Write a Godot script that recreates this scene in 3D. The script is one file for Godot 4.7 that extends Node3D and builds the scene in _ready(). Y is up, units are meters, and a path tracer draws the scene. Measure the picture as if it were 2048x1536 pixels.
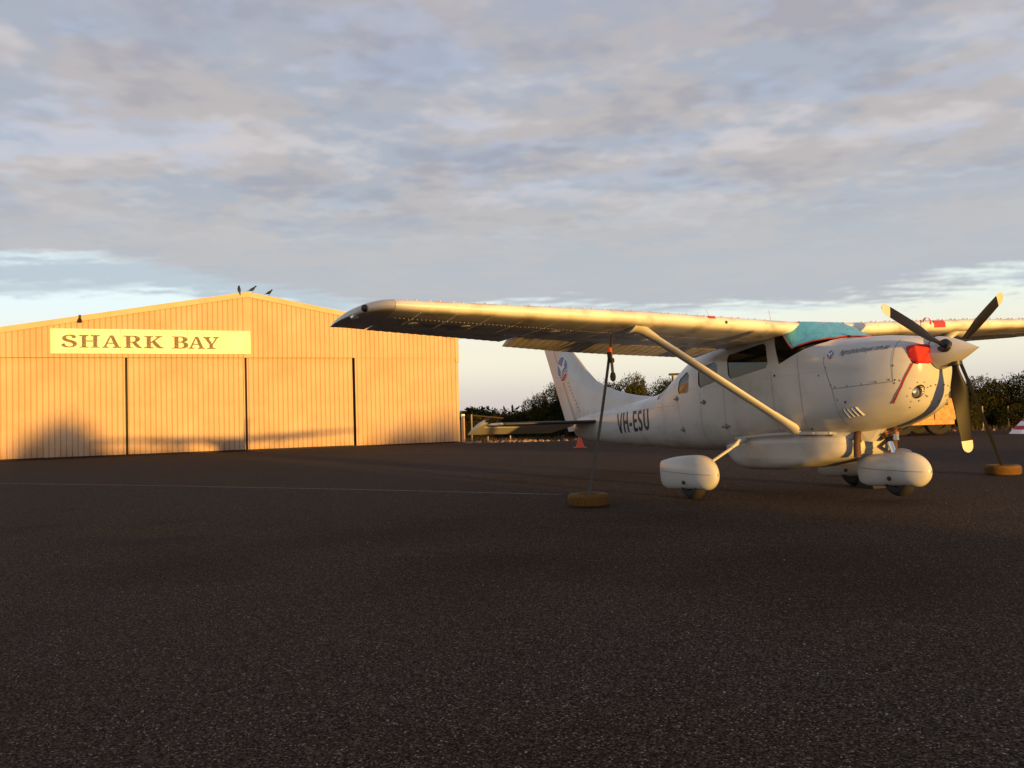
extends Node3D
# An apron at low sun: a parked high-wing propeller plane, a hangar, coastal scrub.
# World: x right, y up, -z away from the photographer. Plane axes: x forward, y up, z starboard.

const TAU_ := 6.28318530718
var M := {}
var used := {}
var rng := RandomNumberGenerator.new()
var craft: Node3D
var wall_at := Vector3(-11.525, 0, -37.263)
var wall_turn := 23.944
var sun_way := Vector3(-0.5055, -0.0454, -0.8616).normalized()   # the way the light travels

# ---------------------------------------------------------------- naming and tagging
func numbered(called: String) -> String:
	if not used.has(called):
		used[called] = 0
		return called
	used[called] += 1
	return "%s_%03d" % [called, used[called]]

func thing(called: String, label: String, category: String, at := Vector3.ZERO, turn := 0.0, group := "") -> Node3D:
	var o := Node3D.new()
	o.name = numbered(called)
	add_child(o)
	o.position = at
	o.rotation.y = turn
	tag(o, label, category, group)
	return o

func tag(o: Node3D, label: String, category: String, group := "", kind := "") -> void:
	if label: o.set_meta("label", label)
	if category: o.set_meta("category", category)
	if group: o.set_meta("group", group)
	if kind: o.set_meta("kind", kind)

func part(called: String, mesh: Mesh, mat: Material, parent: Node3D, at := Vector3.ZERO) -> MeshInstance3D:
	var o := MeshInstance3D.new()
	o.name = called if parent != self else numbered(called)
	o.mesh = mesh
	o.position = at
	if mat: o.material_override = mat
	parent.add_child(o, true)
	return o

# ---------------------------------------------------------------- mesh collector
class MB:
	var v := PackedVector3Array()
	var n := PackedVector3Array()
	var c := PackedColorArray()
	var uv := PackedVector2Array()
	func tri(a: Vector3, b: Vector3, d: Vector3, na: Vector3, nb: Vector3, nd: Vector3) -> void:
		var g := (b - a).cross(d - a)
		if g.length_squared() < 1e-16: return
		if g.dot(na + nb + nd) > 0.0:
			v.append_array([a, d, b]); n.append_array([na, nd, nb])
		else:
			v.append_array([a, b, d]); n.append_array([na, nb, nd])
	func flat(a: Vector3, b: Vector3, d: Vector3, out: Vector3) -> void:
		var g := (b - a).cross(d - a)
		if g.length_squared() < 1e-16: return
		g = g.normalized()
		if g.dot(out) < 0.0: g = -g
		tri(a, b, d, g, g, g)
	func quad(a: Vector3, b: Vector3, d: Vector3, e: Vector3, out: Vector3) -> void:
		flat(a, b, d, out); flat(a, d, e, out)
	func box(lo: Vector3, hi: Vector3, t := Transform3D()) -> void:
		var m := (lo + hi) * 0.5
		for ax in 3:
			for s in 2:
				var u := (ax + 1) % 3
				var w := (ax + 2) % 3
				var p := PackedVector3Array()
				for k in 4:
					var q := Vector3.ZERO
					q[ax] = hi[ax] if s else lo[ax]
					q[u] = hi[u] if k == 1 or k == 2 else lo[u]
					q[w] = hi[w] if k >= 2 else lo[w]
					p.append(t * q)
				quad(p[0], p[1], p[2], p[3], (p[0] + p[2]) * 0.5 - t * m)
	func bevel_box(lo: Vector3, hi: Vector3, r: float, t := Transform3D()) -> void:
		# a box with chamfered edges: eight corners of three points each
		var ctr := (lo + hi) * 0.5
		var h := (hi - lo) * 0.5
		for ax in 3:
			var u := (ax + 1) % 3
			var w := (ax + 2) % 3
			for s: float in [-1.0, 1.0]:
				var f := func(su: float, sw: float) -> Vector3:
					var q := Vector3.ZERO
					q[ax] = s * h[ax]; q[u] = su * (h[u] - r); q[w] = sw * (h[w] - r)
					return t * (ctr + q)
				var nn := Vector3.ZERO
				nn[ax] = s
				quad(f.call(-1, -1), f.call(1, -1), f.call(1, 1), f.call(-1, 1), t.basis * nn)
			for su: float in [-1.0, 1.0]:
				for sw: float in [-1.0, 1.0]:
					var p := PackedVector3Array()
					for k in 4:
						var q := Vector3.ZERO
						q[ax] = (h[ax] - r) * (1.0 if k == 1 or k == 2 else -1.0)
						q[u] = su * (h[u] if k < 2 else h[u] - r)
						q[w] = sw * (h[w] - r if k < 2 else h[w])
						p.append(t * (ctr + q))
					var nn := Vector3.ZERO
					nn[u] = su; nn[w] = sw
					quad(p[0], p[1], p[2], p[3], t.basis * nn)
		for sx: float in [-1.0, 1.0]:
			for sy: float in [-1.0, 1.0]:
				for sz: float in [-1.0, 1.0]:
					var s3 := Vector3(sx, sy, sz)
					var a := ctr + Vector3(sx * h.x, sy * (h.y - r), sz * (h.z - r))
					var b := ctr + Vector3(sx * (h.x - r), sy * h.y, sz * (h.z - r))
					var d := ctr + Vector3(sx * (h.x - r), sy * (h.y - r), sz * h.z)
					flat(t * a, t * b, t * d, t.basis * s3)
	# rings of equal length joined into a skin; normals averaged from the rings
	func skin(rings: Array, closed := true, cap0 := false, cap1 := false) -> void:
		var R := rings.size()
		var K: int = rings[0].size()
		var nn := []
		for i in R:
			var row := PackedVector3Array()
			for k in K:
				var ka := (k - 1 + K) % K if closed else maxi(k - 1, 0)
				var kb := (k + 1) % K if closed else mini(k + 1, K - 1)
				var du: Vector3 = rings[mini(i + 1, R - 1)][k] - rings[maxi(i - 1, 0)][k]
				var dv: Vector3 = rings[i][kb] - rings[i][ka]
				row.append(du.cross(dv).normalized())
			nn.append(row)
		# make them point away from the ring centres
		var vote := 0.0
		for i in R:
			var ctr := Vector3.ZERO
			for q: Vector3 in rings[i]: ctr += q
			ctr /= K
			for k in K: vote += nn[i][k].dot((rings[i][k] - ctr).normalized())
		var sg := 1.0 if vote >= 0.0 else -1.0
		for i in R - 1:
			for k in (K if closed else K - 1):
				var k2 := (k + 1) % K
				tri(rings[i][k], rings[i + 1][k], rings[i + 1][k2], nn[i][k] * sg, nn[i + 1][k] * sg, nn[i + 1][k2] * sg)
				tri(rings[i][k], rings[i + 1][k2], rings[i][k2], nn[i][k] * sg, nn[i + 1][k2] * sg, nn[i][k2] * sg)
		for e in [[cap0, 0, 1], [cap1, R - 1, R - 2]]:
			if not e[0]: continue
			var ring: PackedVector3Array = rings[e[1]]
			var ctr := Vector3.ZERO
			var other := Vector3.ZERO
			for q in ring: ctr += q
			for q: Vector3 in rings[e[2]]: other += q
			ctr /= K; other /= K
			for k in K: flat(ctr, ring[k], ring[(k + 1) % K], ctr - other)
	func tube(pts: PackedVector3Array, radii: PackedFloat32Array, sides := 10, squash := 1.0) -> void:
		var rings := []
		for i in pts.size():
			var d := (pts[mini(i + 1, pts.size() - 1)] - pts[maxi(i - 1, 0)]).normalized()
			var a := d.cross(Vector3(0.13, 0.31, 0.94) if absf(d.z) < 0.9 else Vector3(1, 0, 0)).normalized()
			var b := d.cross(a)
			var ring := PackedVector3Array()
			for k in sides:
				var t := TAU * k / sides
				ring.append(pts[i] + (a * cos(t) + b * sin(t) * squash) * radii[i])
			rings.append(ring)
		skin(rings, true, true, true)
	func rod(a: Vector3, b: Vector3, r: float, sides := 8) -> void:
		tube(PackedVector3Array([a, b]), PackedFloat32Array([r, r]), sides)
	# a profile of (radius, height) turned about an axis through at
	func lathe(prof: PackedVector2Array, at: Vector3, axis: Vector3, sides := 32) -> void:
		var a := axis.cross(Vector3(0.2, 0.1, 1) if absf(axis.z) < 0.9 else Vector3(1, 0, 0)).normalized()
		var b := axis.cross(a).normalized()
		var rings := []
		for k in sides:
			var t := TAU * k / sides
			var ring := PackedVector3Array()
			for q in prof: ring.append(at + axis * q.y + (a * cos(t) + b * sin(t)) * q.x)
			rings.append(ring)
		var K := prof.size()
		for k in sides:
			var k2 := (k + 1) % sides
			for i in K - 1:
				var d := prof[i + 1] - prof[i]
				var t0 := TAU * k / sides
				var t1 := TAU * (k + 1) / sides
				var na := (a * cos(t0) + b * sin(t0)) * d.y - axis * d.x
				var nb := (a * cos(t1) + b * sin(t1)) * d.y - axis * d.x
				if prof[i].x * d.y - 0.0 < 0.0: na = -na; nb = -nb
				na = na.normalized(); nb = nb.normalized()
				tri(rings[k][i], rings[k][i + 1], rings[k2][i + 1], na, na, nb)
				tri(rings[k][i], rings[k2][i + 1], rings[k2][i], na, nb, nb)
	func done() -> ArrayMesh:
		var m := ArrayMesh.new()
		var a := []
		a.resize(Mesh.ARRAY_MAX)
		a[Mesh.ARRAY_VERTEX] = v
		a[Mesh.ARRAY_NORMAL] = n
		if c.size() == v.size(): a[Mesh.ARRAY_COLOR] = c
		if uv.size() == v.size(): a[Mesh.ARRAY_TEX_UV] = uv
		m.add_surface_from_arrays(Mesh.PRIMITIVE_TRIANGLES, a)
		return m

# ---------------------------------------------------------------- materials
func lin(r: float, g: float, b: float) -> Color:
	return Color(r, g, b).linear_to_srgb()

func mat(col: Color, rough := 0.6, metal := 0.0) -> StandardMaterial3D:
	var m := StandardMaterial3D.new()
	m.albedo_color = col
	m.roughness = rough
	m.metallic = metal
	return m

func noise(kind: int, freq: float, octaves: int, sd: int) -> FastNoiseLite:
	var f := FastNoiseLite.new()
	f.noise_type = kind
	f.frequency = freq
	f.seed = sd
	f.fractal_type = FastNoiseLite.FRACTAL_FBM if octaves > 1 else FastNoiseLite.FRACTAL_NONE
	f.fractal_octaves = octaves
	return f

func ramp(stops: Array) -> Gradient:
	var g := Gradient.new()
	var offs := PackedFloat32Array()
	var cols := PackedColorArray()
	for s in stops:
		offs.append(s[0]); cols.append(s[1])
	g.offsets = offs
	g.colors = cols
	return g

func ntex(f: FastNoiseLite, size: int, g: Gradient, normal := false, bump := 4.0, tiled := true) -> NoiseTexture2D:
	var t := NoiseTexture2D.new()
	t.width = size
	t.height = size
	t.seamless = tiled
	t.seamless_blend_skirt = 0.15
	t.generate_mipmaps = false
	t.noise = f
	if normal:
		t.as_normal_map = true
		t.bump_strength = bump
	else:
		t.color_ramp = g
	return t

func wear(col: Color, rough: float, dark: Color, freq: float, sd: int, scale: float, amount := [0.0, 0.45, 0.62, 1.0]) -> StandardMaterial3D:
	# a surface whose base colour drifts towards another in patches
	var m := mat(Color.WHITE, rough)
	var mid := col.lerp(dark, 0.18)
	m.albedo_texture = ntex(noise(FastNoiseLite.TYPE_SIMPLEX_SMOOTH, freq, 5, sd), 512, ramp([[amount[0], dark], [amount[1], mid], [amount[2], col], [amount[3], col.lerp(Color.WHITE, 0.08)]]))
	m.uv1_triplanar = true
	m.uv1_scale = Vector3.ONE * scale
	return m

func make_materials() -> void:
	M.white = wear(Color(0.785, 0.78, 0.768), 0.22, Color(0.70, 0.685, 0.66), 0.005, 3, 0.4, [0.1, 0.4, 0.62, 1.0])
	M.white.metallic_specular = 0.5
	M.wing_white = wear(Color(0.88, 0.87, 0.85), 0.33, Color(0.68, 0.65, 0.6), 0.008, 9, 0.5, [0.15, 0.38, 0.6, 1.0])
	M.skin = M.white.duplicate()
	M.skin.vertex_color_use_as_albedo = true
	M.boot = mat(lin(0.012, 0.012, 0.013), 0.45)
	M.black = mat(lin(0.012, 0.011, 0.011), 0.6)
	M.rubber = wear(Color(0.13, 0.125, 0.12), 0.85, Color(0.17, 0.15, 0.13), 0.02, 4, 3.0)
	M.blade = mat(lin(0.012, 0.011, 0.01), 0.4)
	M.blade.metallic_specular = 0.22
	M.tip = mat(lin(0.6, 0.56, 0.46), 0.45)
	M.glass = mat(Color(0.05, 0.046, 0.042, 0.78), 0.03)
	M.glass.transparency = BaseMaterial3D.TRANSPARENCY_ALPHA
	M.brown_glass = mat(Color(0.26, 0.22, 0.2, 0.93), 0.06)
	M.brown_glass.transparency = BaseMaterial3D.TRANSPARENCY_ALPHA
	M.dark_glass = mat(Color(0.03, 0.03, 0.03, 0.6), 0.04)
	M.dark_glass.transparency = BaseMaterial3D.TRANSPARENCY_ALPHA
	M.letter = mat(lin(0.012, 0.014, 0.02), 0.45)
	M.blue = mat(lin(0.06, 0.17, 0.36), 0.4)
	M.deep_blue = mat(lin(0.025, 0.06, 0.18), 0.4)
	M.red_print = mat(lin(0.5, 0.04, 0.02), 0.4)
	M.white_print = mat(lin(0.78, 0.78, 0.78), 0.4)
	M.seam = mat(lin(0.2, 0.185, 0.165), 0.6)
	M.metal = mat(lin(0.5, 0.48, 0.45), 0.3, 0.9)
	M.chrome = mat(lin(0.75, 0.75, 0.75), 0.12, 1.0)
	M.rust = wear(Color(0.32, 0.2, 0.13), 0.7, Color(0.17, 0.11, 0.08), 0.03, 12, 6.0)
	M.brass = mat(lin(0.45, 0.22, 0.09), 0.4, 0.8)
	M.red_cloth = mat(lin(0.62, 0.022, 0.018), 0.75)
	M.red_cloth.rim_enabled = true
	M.red_cloth.rim = 0.3
	M.teal = wear(Color(0.42, 0.76, 0.86), 0.36, Color(0.31, 0.62, 0.74), 0.012, 21, 1.6)
	M.teal.metallic = 0.35
	var nm := ntex(noise(FastNoiseLite.TYPE_SIMPLEX_SMOOTH, 0.012, 4, 5), 256, null, true, 7.0)
	M.teal.normal_enabled = true
	M.teal.normal_texture = nm
	M.teal.normal_scale = 0.9
	M.red_trim = mat(lin(0.3, 0.03, 0.025), 0.8)
	M.pink = wear(Color(0.56, 0.38, 0.38), 0.25, Color(0.42, 0.26, 0.26), 0.02, 6, 3.0)
	M.interior = mat(lin(0.035, 0.033, 0.03), 0.9)
	M.seat = mat(lin(0.05, 0.05, 0.055), 0.85)
	M.shade = mat(lin(0.22, 0.24, 0.28), 0.5)
	M.lens = mat(Color(0.9, 0.9, 0.9), 0.08, 0.9)
	M.strap = wear(Color(0.4, 0.37, 0.35), 0.9, Color(0.25, 0.23, 0.22), 0.05, 8, 8.0)
	M.dark_strap = mat(lin(0.02, 0.02, 0.022), 0.85)
	M.orange = mat(lin(0.55, 0.08, 0.02), 0.6)
	M.tyre_yellow = wear(Color(0.42, 0.29, 0.07), 0.85, Color(0.17, 0.13, 0.07), 0.02, 31, 4.0, [0.1, 0.35, 0.6, 1.0])
	M.beige = wear(Color(0.745, 0.635, 0.525), 0.6, Color(0.70, 0.59, 0.47), 0.004, 41, 0.22)
	M.beige_trim = wear(Color(0.77, 0.652, 0.535), 0.55, Color(0.73, 0.612, 0.49), 0.006, 42, 0.3)
	M.roof = wear(Color(0.62, 0.6, 0.56), 0.5, Color(0.5, 0.46, 0.42), 0.006, 43, 0.2)
	M.beige.vertex_color_use_as_albedo = true
	M.rivet = mat(lin(0.42, 0.41, 0.39), 0.4)
	M.gap = mat(lin(0.03, 0.022, 0.016), 0.9)
	M.sign = wear(Color(0.93, 0.92, 0.8), 0.6, Color(0.88, 0.86, 0.72), 0.006, 44, 0.4)
	M.sign_letter = wear(Color(0.40, 0.36, 0.3), 0.8, Color(0.74, 0.68, 0.56), 0.03, 45, 1.3, [0.2, 0.36, 0.55, 1.0])
	M.concrete = wear(Color(0.66, 0.62, 0.56), 0.9, Color(0.5, 0.45, 0.4), 0.02, 46, 1.0)
	M.bird = mat(lin(0.006, 0.006, 0.007), 0.6)
	M.chip = wear(Color(0.6, 0.57, 0.54), 0.9, Color(0.42, 0.39, 0.37), 0.05, 64, 2.0)
	M.vehicle = wear(Color(0.83, 0.53, 0.25), 0.5, Color(0.6, 0.36, 0.18), 0.012, 51, 0.8)
	M.cab = wear(Color(0.85, 0.78, 0.5), 0.45, Color(0.7, 0.6, 0.4), 0.01, 52, 0.8)
	M.cone = mat(lin(0.55, 0.07, 0.025), 0.6)
	M.marker_red = mat(lin(0.4, 0.03, 0.04), 0.6)
	M.bark = wear(Color(0.3, 0.25, 0.2), 0.95, Color(0.17, 0.14, 0.11), 0.05, 61, 3.0)
	M.leaf = mat(Color.WHITE, 0.95)
	M.leaf.metallic_specular = 0.12
	M.leaf.vertex_color_use_as_albedo = true
	M.leaf.backlight_enabled = true
	M.leaf.backlight = lin(0.03, 0.04, 0.012)
	M.grass = mat(Color.WHITE, 0.9)
	M.grass.vertex_color_use_as_albedo = true
	M.stone = wear(Color(0.62, 0.52, 0.45), 0.9, Color(0.45, 0.32, 0.25), 0.05, 62, 2.0)
	M.line = wear(Color(0.52, 0.44, 0.39), 0.95, Color(0.27, 0.22, 0.19), 0.06, 63, 0.5, [0.3, 0.5, 0.75, 1.0])
	M.line.metallic_specular = 0.2
# ---------------------------------------------------------------- camera, sky, sun, exposure
var cloud_a: FastNoiseLite
var cloud_b: FastNoiseLite
var cloud_c: FastNoiseLite
var cloud_d: FastNoiseLite

func g8(r: float, g: float, b: float) -> Color:
	return Color(r / 255.0, g / 255.0, b / 255.0).srgb_to_linear()

func sky_colour(d: Vector3) -> Color:
	var el := rad_to_deg(asin(clampf(d.y, -1, 1)))
	var az := rad_to_deg(atan2(d.x, -d.z))
	if el < -1.5: return Color(0.07, 0.055, 0.045)
	var e := maxf(el, 0.0)
	var side := clampf((az + 30.0) / 60.0, 0.0, 1.0)            # left to right over the view
	# clear air: pinkish haze at the horizon, cream, then pale blue
	var haze := g8(214, 203, 199)
	var cream := g8(252, 243, 220).lerp(g8(243, 240, 218), side)
	var pale := g8(236, 252, 254).lerp(g8(236, 249, 243), side)
	var blue := g8(160, 184, 224)
	var c := haze.lerp(cream, smoothstep(0.4, 4.2, e))
	c = c.lerp(pale, smoothstep(4.2, 8.2, e))
	c = c.lerp(blue, smoothstep(9.5, 17.0, e) * 0.85)
	# thin streaks over the clear band
	var k := 1.0 / (d.y + 0.045)
	var p := Vector2(d.x * k, d.z * k)
	var s1 := cloud_c.get_noise_2d(p.x * 0.9, p.y * 2.6)
	var s2 := cloud_d.get_noise_2d(p.x * 1.6, p.y * 4.0)
	var band := smoothstep(5.0, 7.0, e) * (1.0 - smoothstep(13.0, 16.0, e))
	var left := 1.0 - smoothstep(-8.0, 6.0, az)
	var thin := smoothstep(0.02, 0.34, s1 + s2 * 0.22 + 0.1 * left - 0.05) * band
	c = c.lerp(g8(190, 203, 213), thin * 0.85)
	# a lower bank standing off to the left
	var mid := 9.1 + 0.35 * sin(az * 0.21) - 0.04 * (az + 20.0)
	var bank := (1.0 - smoothstep(0.3, 1.25, absf(e - mid) + s2 * 0.9 + s1 * 0.7)) * (1.0 - smoothstep(-13.0, -4.0, az))
	c = c.lerp(g8(184, 199, 210), clampf(bank, 0, 1) * 0.9)
	# the deck
	var edge := 10.8 - 2.9 * smoothstep(-27.0, 0.0, az) - 1.1 * smoothstep(0.0, 24.0, az) + 0.35 * sin(az * 0.23 + 0.8)
	var ragged := cloud_c.get_noise_2d(p.x * 1.1 + 31.0, p.y * 1.7) * 2.2 + s2 * 0.8
	var deck := smoothstep(-0.4, 0.6, e - edge + ragged * (1.0 if e < 18.0 else 0.0))
	var n0 := cloud_b.get_noise_2d(p.x * 0.9 + 17.0, p.y * 1.0)
	var n1 := cloud_a.get_noise_2d(p.x * 2.1, p.y * 2.3)
	var n2 := cloud_b.get_noise_2d(p.x * 2.8 - 7.0, p.y * 3.1)
	var n3 := cloud_d.get_noise_2d(p.x * 4.6 + 5.0, p.y * 5.2)
	var soft := smoothstep(10.0, 17.0, e)
	var lump := n1 * 0.85 + n3 * 0.24 + n0 * 0.55
	var cool := g8(174, 182, 195)
	var warm := g8(190, 186, 187)
	var cc := cool.lerp(warm, smoothstep(-0.28, 0.28, n2 * 0.7 + n0 * 0.6 + 0.25 * n3))
	cc = cc.lerp(g8(190, 195, 200), (1.0 - smoothstep(9.0, 17.0, e)) * 0.75)
	cc = cc.lerp(g8(220, 215, 217), smoothstep(0.05, 0.6, lump) * 0.56 * soft)
	cc = cc.lerp(g8(154, 156, 171), smoothstep(0.02, 0.5, -lump) * 0.48 * soft)
	cc = cc.lerp(g8(162, 162, 182), smoothstep(17.0, 32.0, e) * 0.4)
	cc = cc.lerp(g8(122, 124, 140), smoothstep(24.0, 75.0, e) * 0.9)
	var open := smoothstep(0.1, 0.5, cloud_b.get_noise_2d(p.x * 2.4 - 9.0, p.y * 3.4) + 0.3 * n3 + 0.25 * n0) * 0.32 * soft
	c = c.lerp(cc, deck * (1.0 - open))
	# the glow round the sun, low behind the photographer
	var to_sun := acos(clampf(d.dot(-sun_way), -1, 1))
	var glow := exp(-to_sun * to_sun / 0.16) * (1.0 - smoothstep(4.0, 24.0, e))
	c = c + Color(0.8, 0.4, 0.13) * glow
	c.a = 1.0
	return c

func sky_patch(w: int, h: int, x0: int, y0: int, pw: int, ph: int) -> Image:
	var data := PackedFloat32Array()
	data.resize(pw * ph * 3)
	var i := 0
	for y in ph:
		var pol := PI * (y0 + y + 0.5) / h
		var sy := cos(pol)
		var sr := sin(pol)
		for x in pw:
			var a := TAU * (x0 + x + 0.5) / w            # the picture's left edge lies straight ahead
			var c := sky_colour(Vector3(sin(a) * sr, sy, -cos(a) * sr))
			data[i] = c.r; data[i + 1] = c.g; data[i + 2] = c.b
			i += 3
	return Image.create_from_data(pw, ph, false, Image.FORMAT_RGBF, data.to_byte_array())

func make_view() -> void:
	var cam := Camera3D.new()
	cam.name = "camera"
	cam.position = Vector3(0, 1.0034, 0)
	cam.rotation = Vector3(deg_to_rad(2.4158), 0, deg_to_rad(-1.7664))
	cam.fov = rad_to_deg(2.0 * atan(768.0 / 1702.92))
	cam.near = 0.05
	cam.far = 4000.0
	cam.current = true
	add_child(cam)

	cloud_a = noise(FastNoiseLite.TYPE_SIMPLEX_SMOOTH, 0.85, 5, 11)
	cloud_b = noise(FastNoiseLite.TYPE_SIMPLEX_SMOOTH, 0.6, 4, 27)
	cloud_c = noise(FastNoiseLite.TYPE_SIMPLEX_SMOOTH, 0.22, 5, 35)
	cloud_d = noise(FastNoiseLite.TYPE_SIMPLEX_SMOOTH, 1.7, 4, 47)
	var W := 4096
	var H := 2048
	var im := sky_patch(512, 256, 0, 0, 512, 256)
	im.resize(W, H, Image.INTERPOLATE_CUBIC)
	var half := int(W * 42.0 / 360.0)
	var y0 := int(H * (90.0 - 36.0) / 180.0)
	var ph := int(H * 38.0 / 180.0)
	for x0: int in [0, W - half]:
		im.blit_rect(sky_patch(W, H, x0, y0, half, ph), Rect2i(0, 0, half, ph), Vector2i(x0, y0))
	var pan := PanoramaSkyMaterial.new()
	pan.panorama = ImageTexture.create_from_image(im)
	var sky := Sky.new()
	sky.sky_material = pan
	var env := Environment.new()
	env.background_mode = Environment.BG_SKY
	env.sky = sky
	env.background_energy_multiplier = 0.74
	env.tonemap_mode = Environment.TONE_MAPPER_LINEAR
	env.tonemap_exposure = 1.35
	env.sdfgi_enabled = true
	env.ssao_enabled = true
	env.ssil_enabled = true
	var we := WorldEnvironment.new()
	we.name = "world_environment"
	we.environment = env
	add_child(we)

	var sun := DirectionalLight3D.new()
	sun.name = "sun"
	sun.light_energy = 1.6
	sun.light_color = lin(1.0, 0.53, 0.1)
	sun.light_angular_distance = 0.8
	sun.shadow_enabled = true
	sun.look_at_from_position(Vector3.ZERO, sun_way)
	add_child(sun)
# ---------------------------------------------------------------- ground
func back_edge(x: float) -> float:
	return -58.0 if x < -3.2 else -39.3 + (x + 2.0) * 0.256

func make_ground() -> void:
	var dirt := MB.new()
	for i in 40:
		for j in 40:
			var p := []
			for q in [[0, 0], [1, 0], [1, 1], [0, 1]]:
				p.append(Vector3(-2000.0 + 100.0 * (i + q[0]), -0.03, -2000.0 + 100.0 * (j + q[1])))
			dirt.quad(p[0], p[1], p[2], p[3], Vector3.UP)
	var dm := wear(Color(0.47, 0.33, 0.25), 0.95, Color(0.36, 0.24, 0.17), 0.02, 71, 0.25)
	dm.uv1_world_triplanar = true
	tag(part("ground", dirt.done(), dm, self), "", "", "", "structure")

	var big := noise(FastNoiseLite.TYPE_SIMPLEX_SMOOTH, 0.09, 4, 81)
	var mid := noise(FastNoiseLite.TYPE_SIMPLEX_SMOOTH, 0.6, 3, 82)
	var streak := noise(FastNoiseLite.TYPE_SIMPLEX_SMOOTH, 0.25, 4, 83)
	var xs := PackedFloat32Array()
	var x := -130.0
	while x < 130.0:
		xs.append(x)
		x += 0.3 if absf(x - 1.5) < 9.0 else (0.8 if absf(x) < 26.0 else 6.0)
	xs.append(130.0)
	var zs := PackedFloat32Array()      # near to far, as a share of the way to the back edge
	var z := 60.0
	while z > -39.0:
		zs.append(z)
		z -= 0.22 if z < 2.0 and z > -12.0 else (0.5 if z < 4.0 and z > -26.0 else (1.2 if z < 6.0 else 6.0))
	zs.append(-39.0)
	var asphalt := MB.new()
	var rows := []
	var cols := []
	for zz in zs:
		var row := PackedVector3Array()
		var rc := PackedColorArray()
		for xx in xs:
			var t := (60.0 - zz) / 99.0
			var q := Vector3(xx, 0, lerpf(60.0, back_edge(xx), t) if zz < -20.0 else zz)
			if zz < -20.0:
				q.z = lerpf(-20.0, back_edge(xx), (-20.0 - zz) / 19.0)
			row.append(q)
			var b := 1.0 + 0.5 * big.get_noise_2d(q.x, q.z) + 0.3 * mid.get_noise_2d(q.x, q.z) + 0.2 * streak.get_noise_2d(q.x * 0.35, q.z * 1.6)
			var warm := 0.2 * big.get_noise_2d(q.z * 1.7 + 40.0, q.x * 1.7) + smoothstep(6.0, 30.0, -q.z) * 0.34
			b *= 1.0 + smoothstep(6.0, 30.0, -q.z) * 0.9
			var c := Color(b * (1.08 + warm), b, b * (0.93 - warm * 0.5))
			# red dust lying where it was walked and blown in
			var dust := 0.0
			for d in [[-3.75, -8.62, 0.8, 0.3, 1.6], [-3.3, -12.9, 1.3, 0.3, 0.35], [-9.0, -33.0, 14.0, 1.6, 0.5], [4.0, -36.5, 12.0, 2.2, 0.55], [1.55, -2.3, 0.5, 0.22, 0.4], [-1.2, -12.4, 1.8, 0.4, 0.25], [3.0, -26.0, 9.0, 3.0, 0.25]]:
				var ex: float = (q.x - d[0]) / d[2]
				var ez: float = (q.z - d[1] - 0.12 * (q.x - d[0])) / d[3]
				dust = maxf(dust, d[4] * exp(-ex * ex - ez * ez) * (1.0 + mid.get_noise_2d(q.x * 3.0, q.z * 5.0)))
			c = c.lerp(Color(3.0, 1.35, 0.75), clampf(dust, 0, 1) * 0.75)
			var oil := 0.0
			for d in [[4.1, -9.3, 0.5, 0.3, 0.5], [4.6, -9.9, 0.3, 0.2, 0.35], [2.4, -10.6, 0.9, 0.25, 0.25], [-6.5, -6.0, 0.6, 0.3, 0.22], [1.0, -5.2, 0.5, 0.25, 0.2]]:
				var ex: float = (q.x - d[0]) / d[2]
				var ez: float = (q.z - d[1]) / d[3]
				oil = maxf(oil, d[4] * exp(-ex * ex - ez * ez))
			c = c * (1.0 - oil)
			rc.append(c)
		rows.append(row)
		cols.append(rc)
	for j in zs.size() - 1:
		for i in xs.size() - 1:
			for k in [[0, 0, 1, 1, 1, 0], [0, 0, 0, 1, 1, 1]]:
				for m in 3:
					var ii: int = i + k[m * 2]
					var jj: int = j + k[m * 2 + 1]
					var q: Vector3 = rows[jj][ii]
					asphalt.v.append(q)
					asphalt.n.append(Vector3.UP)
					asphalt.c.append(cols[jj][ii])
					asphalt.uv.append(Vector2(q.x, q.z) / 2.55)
	var am := mat(Color.WHITE, 0.95)
	am.metallic_specular = 0.22
	am.vertex_color_use_as_albedo = true
	var cell := noise(FastNoiseLite.TYPE_CELLULAR, 0.2, 1, 84)
	cell.cellular_return_type = FastNoiseLite.RETURN_CELL_VALUE
	cell.cellular_jitter = 1.0
	am.albedo_texture = ntex(cell, 2048, ramp([[0.0, lin(0.009, 0.0058, 0.0042)], [0.3, lin(0.029, 0.0192, 0.0138)], [0.6, lin(0.06, 0.041, 0.03)], [0.88, lin(0.112, 0.08, 0.061)], [0.98, lin(0.2, 0.155, 0.125)], [1.0, lin(0.46, 0.4, 0.35)]]), false, 4.0, false)
	var dist := noise(FastNoiseLite.TYPE_CELLULAR, 0.2, 1, 84)
	dist.cellular_return_type = FastNoiseLite.RETURN_DISTANCE
	dist.cellular_jitter = 1.0
	am.normal_enabled = true
	am.normal_texture = ntex(dist, 2048, null, true, 5.0, false)
	am.normal_scale = 1.0
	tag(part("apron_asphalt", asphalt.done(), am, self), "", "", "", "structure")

	# two worn pale lines, laid 4 mm above the asphalt
	for path in [[[-16.0, -20.4], [-10.83, -17.95], [-6.74, -15.75], [-2.57, -13.3], [0.6, -11.25]], [[-6.0, -31.0], [-2.77, -28.1], [1.59, -24.4], [5.0, -21.6]]]:
		var strip := MB.new()
		for i in path.size() - 1:
			var a := Vector3(path[i][0], 0.004, path[i][1])
			var b := Vector3(path[i + 1][0], 0.004, path[i + 1][1])
			var s := (b - a).cross(Vector3.UP).normalized() * 0.05
			strip.quad(a - s, b - s, b + s, a + s, Vector3.UP)
		tag(part("painted_line", strip.done(), M.line, self), "", "", "", "structure")

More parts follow.
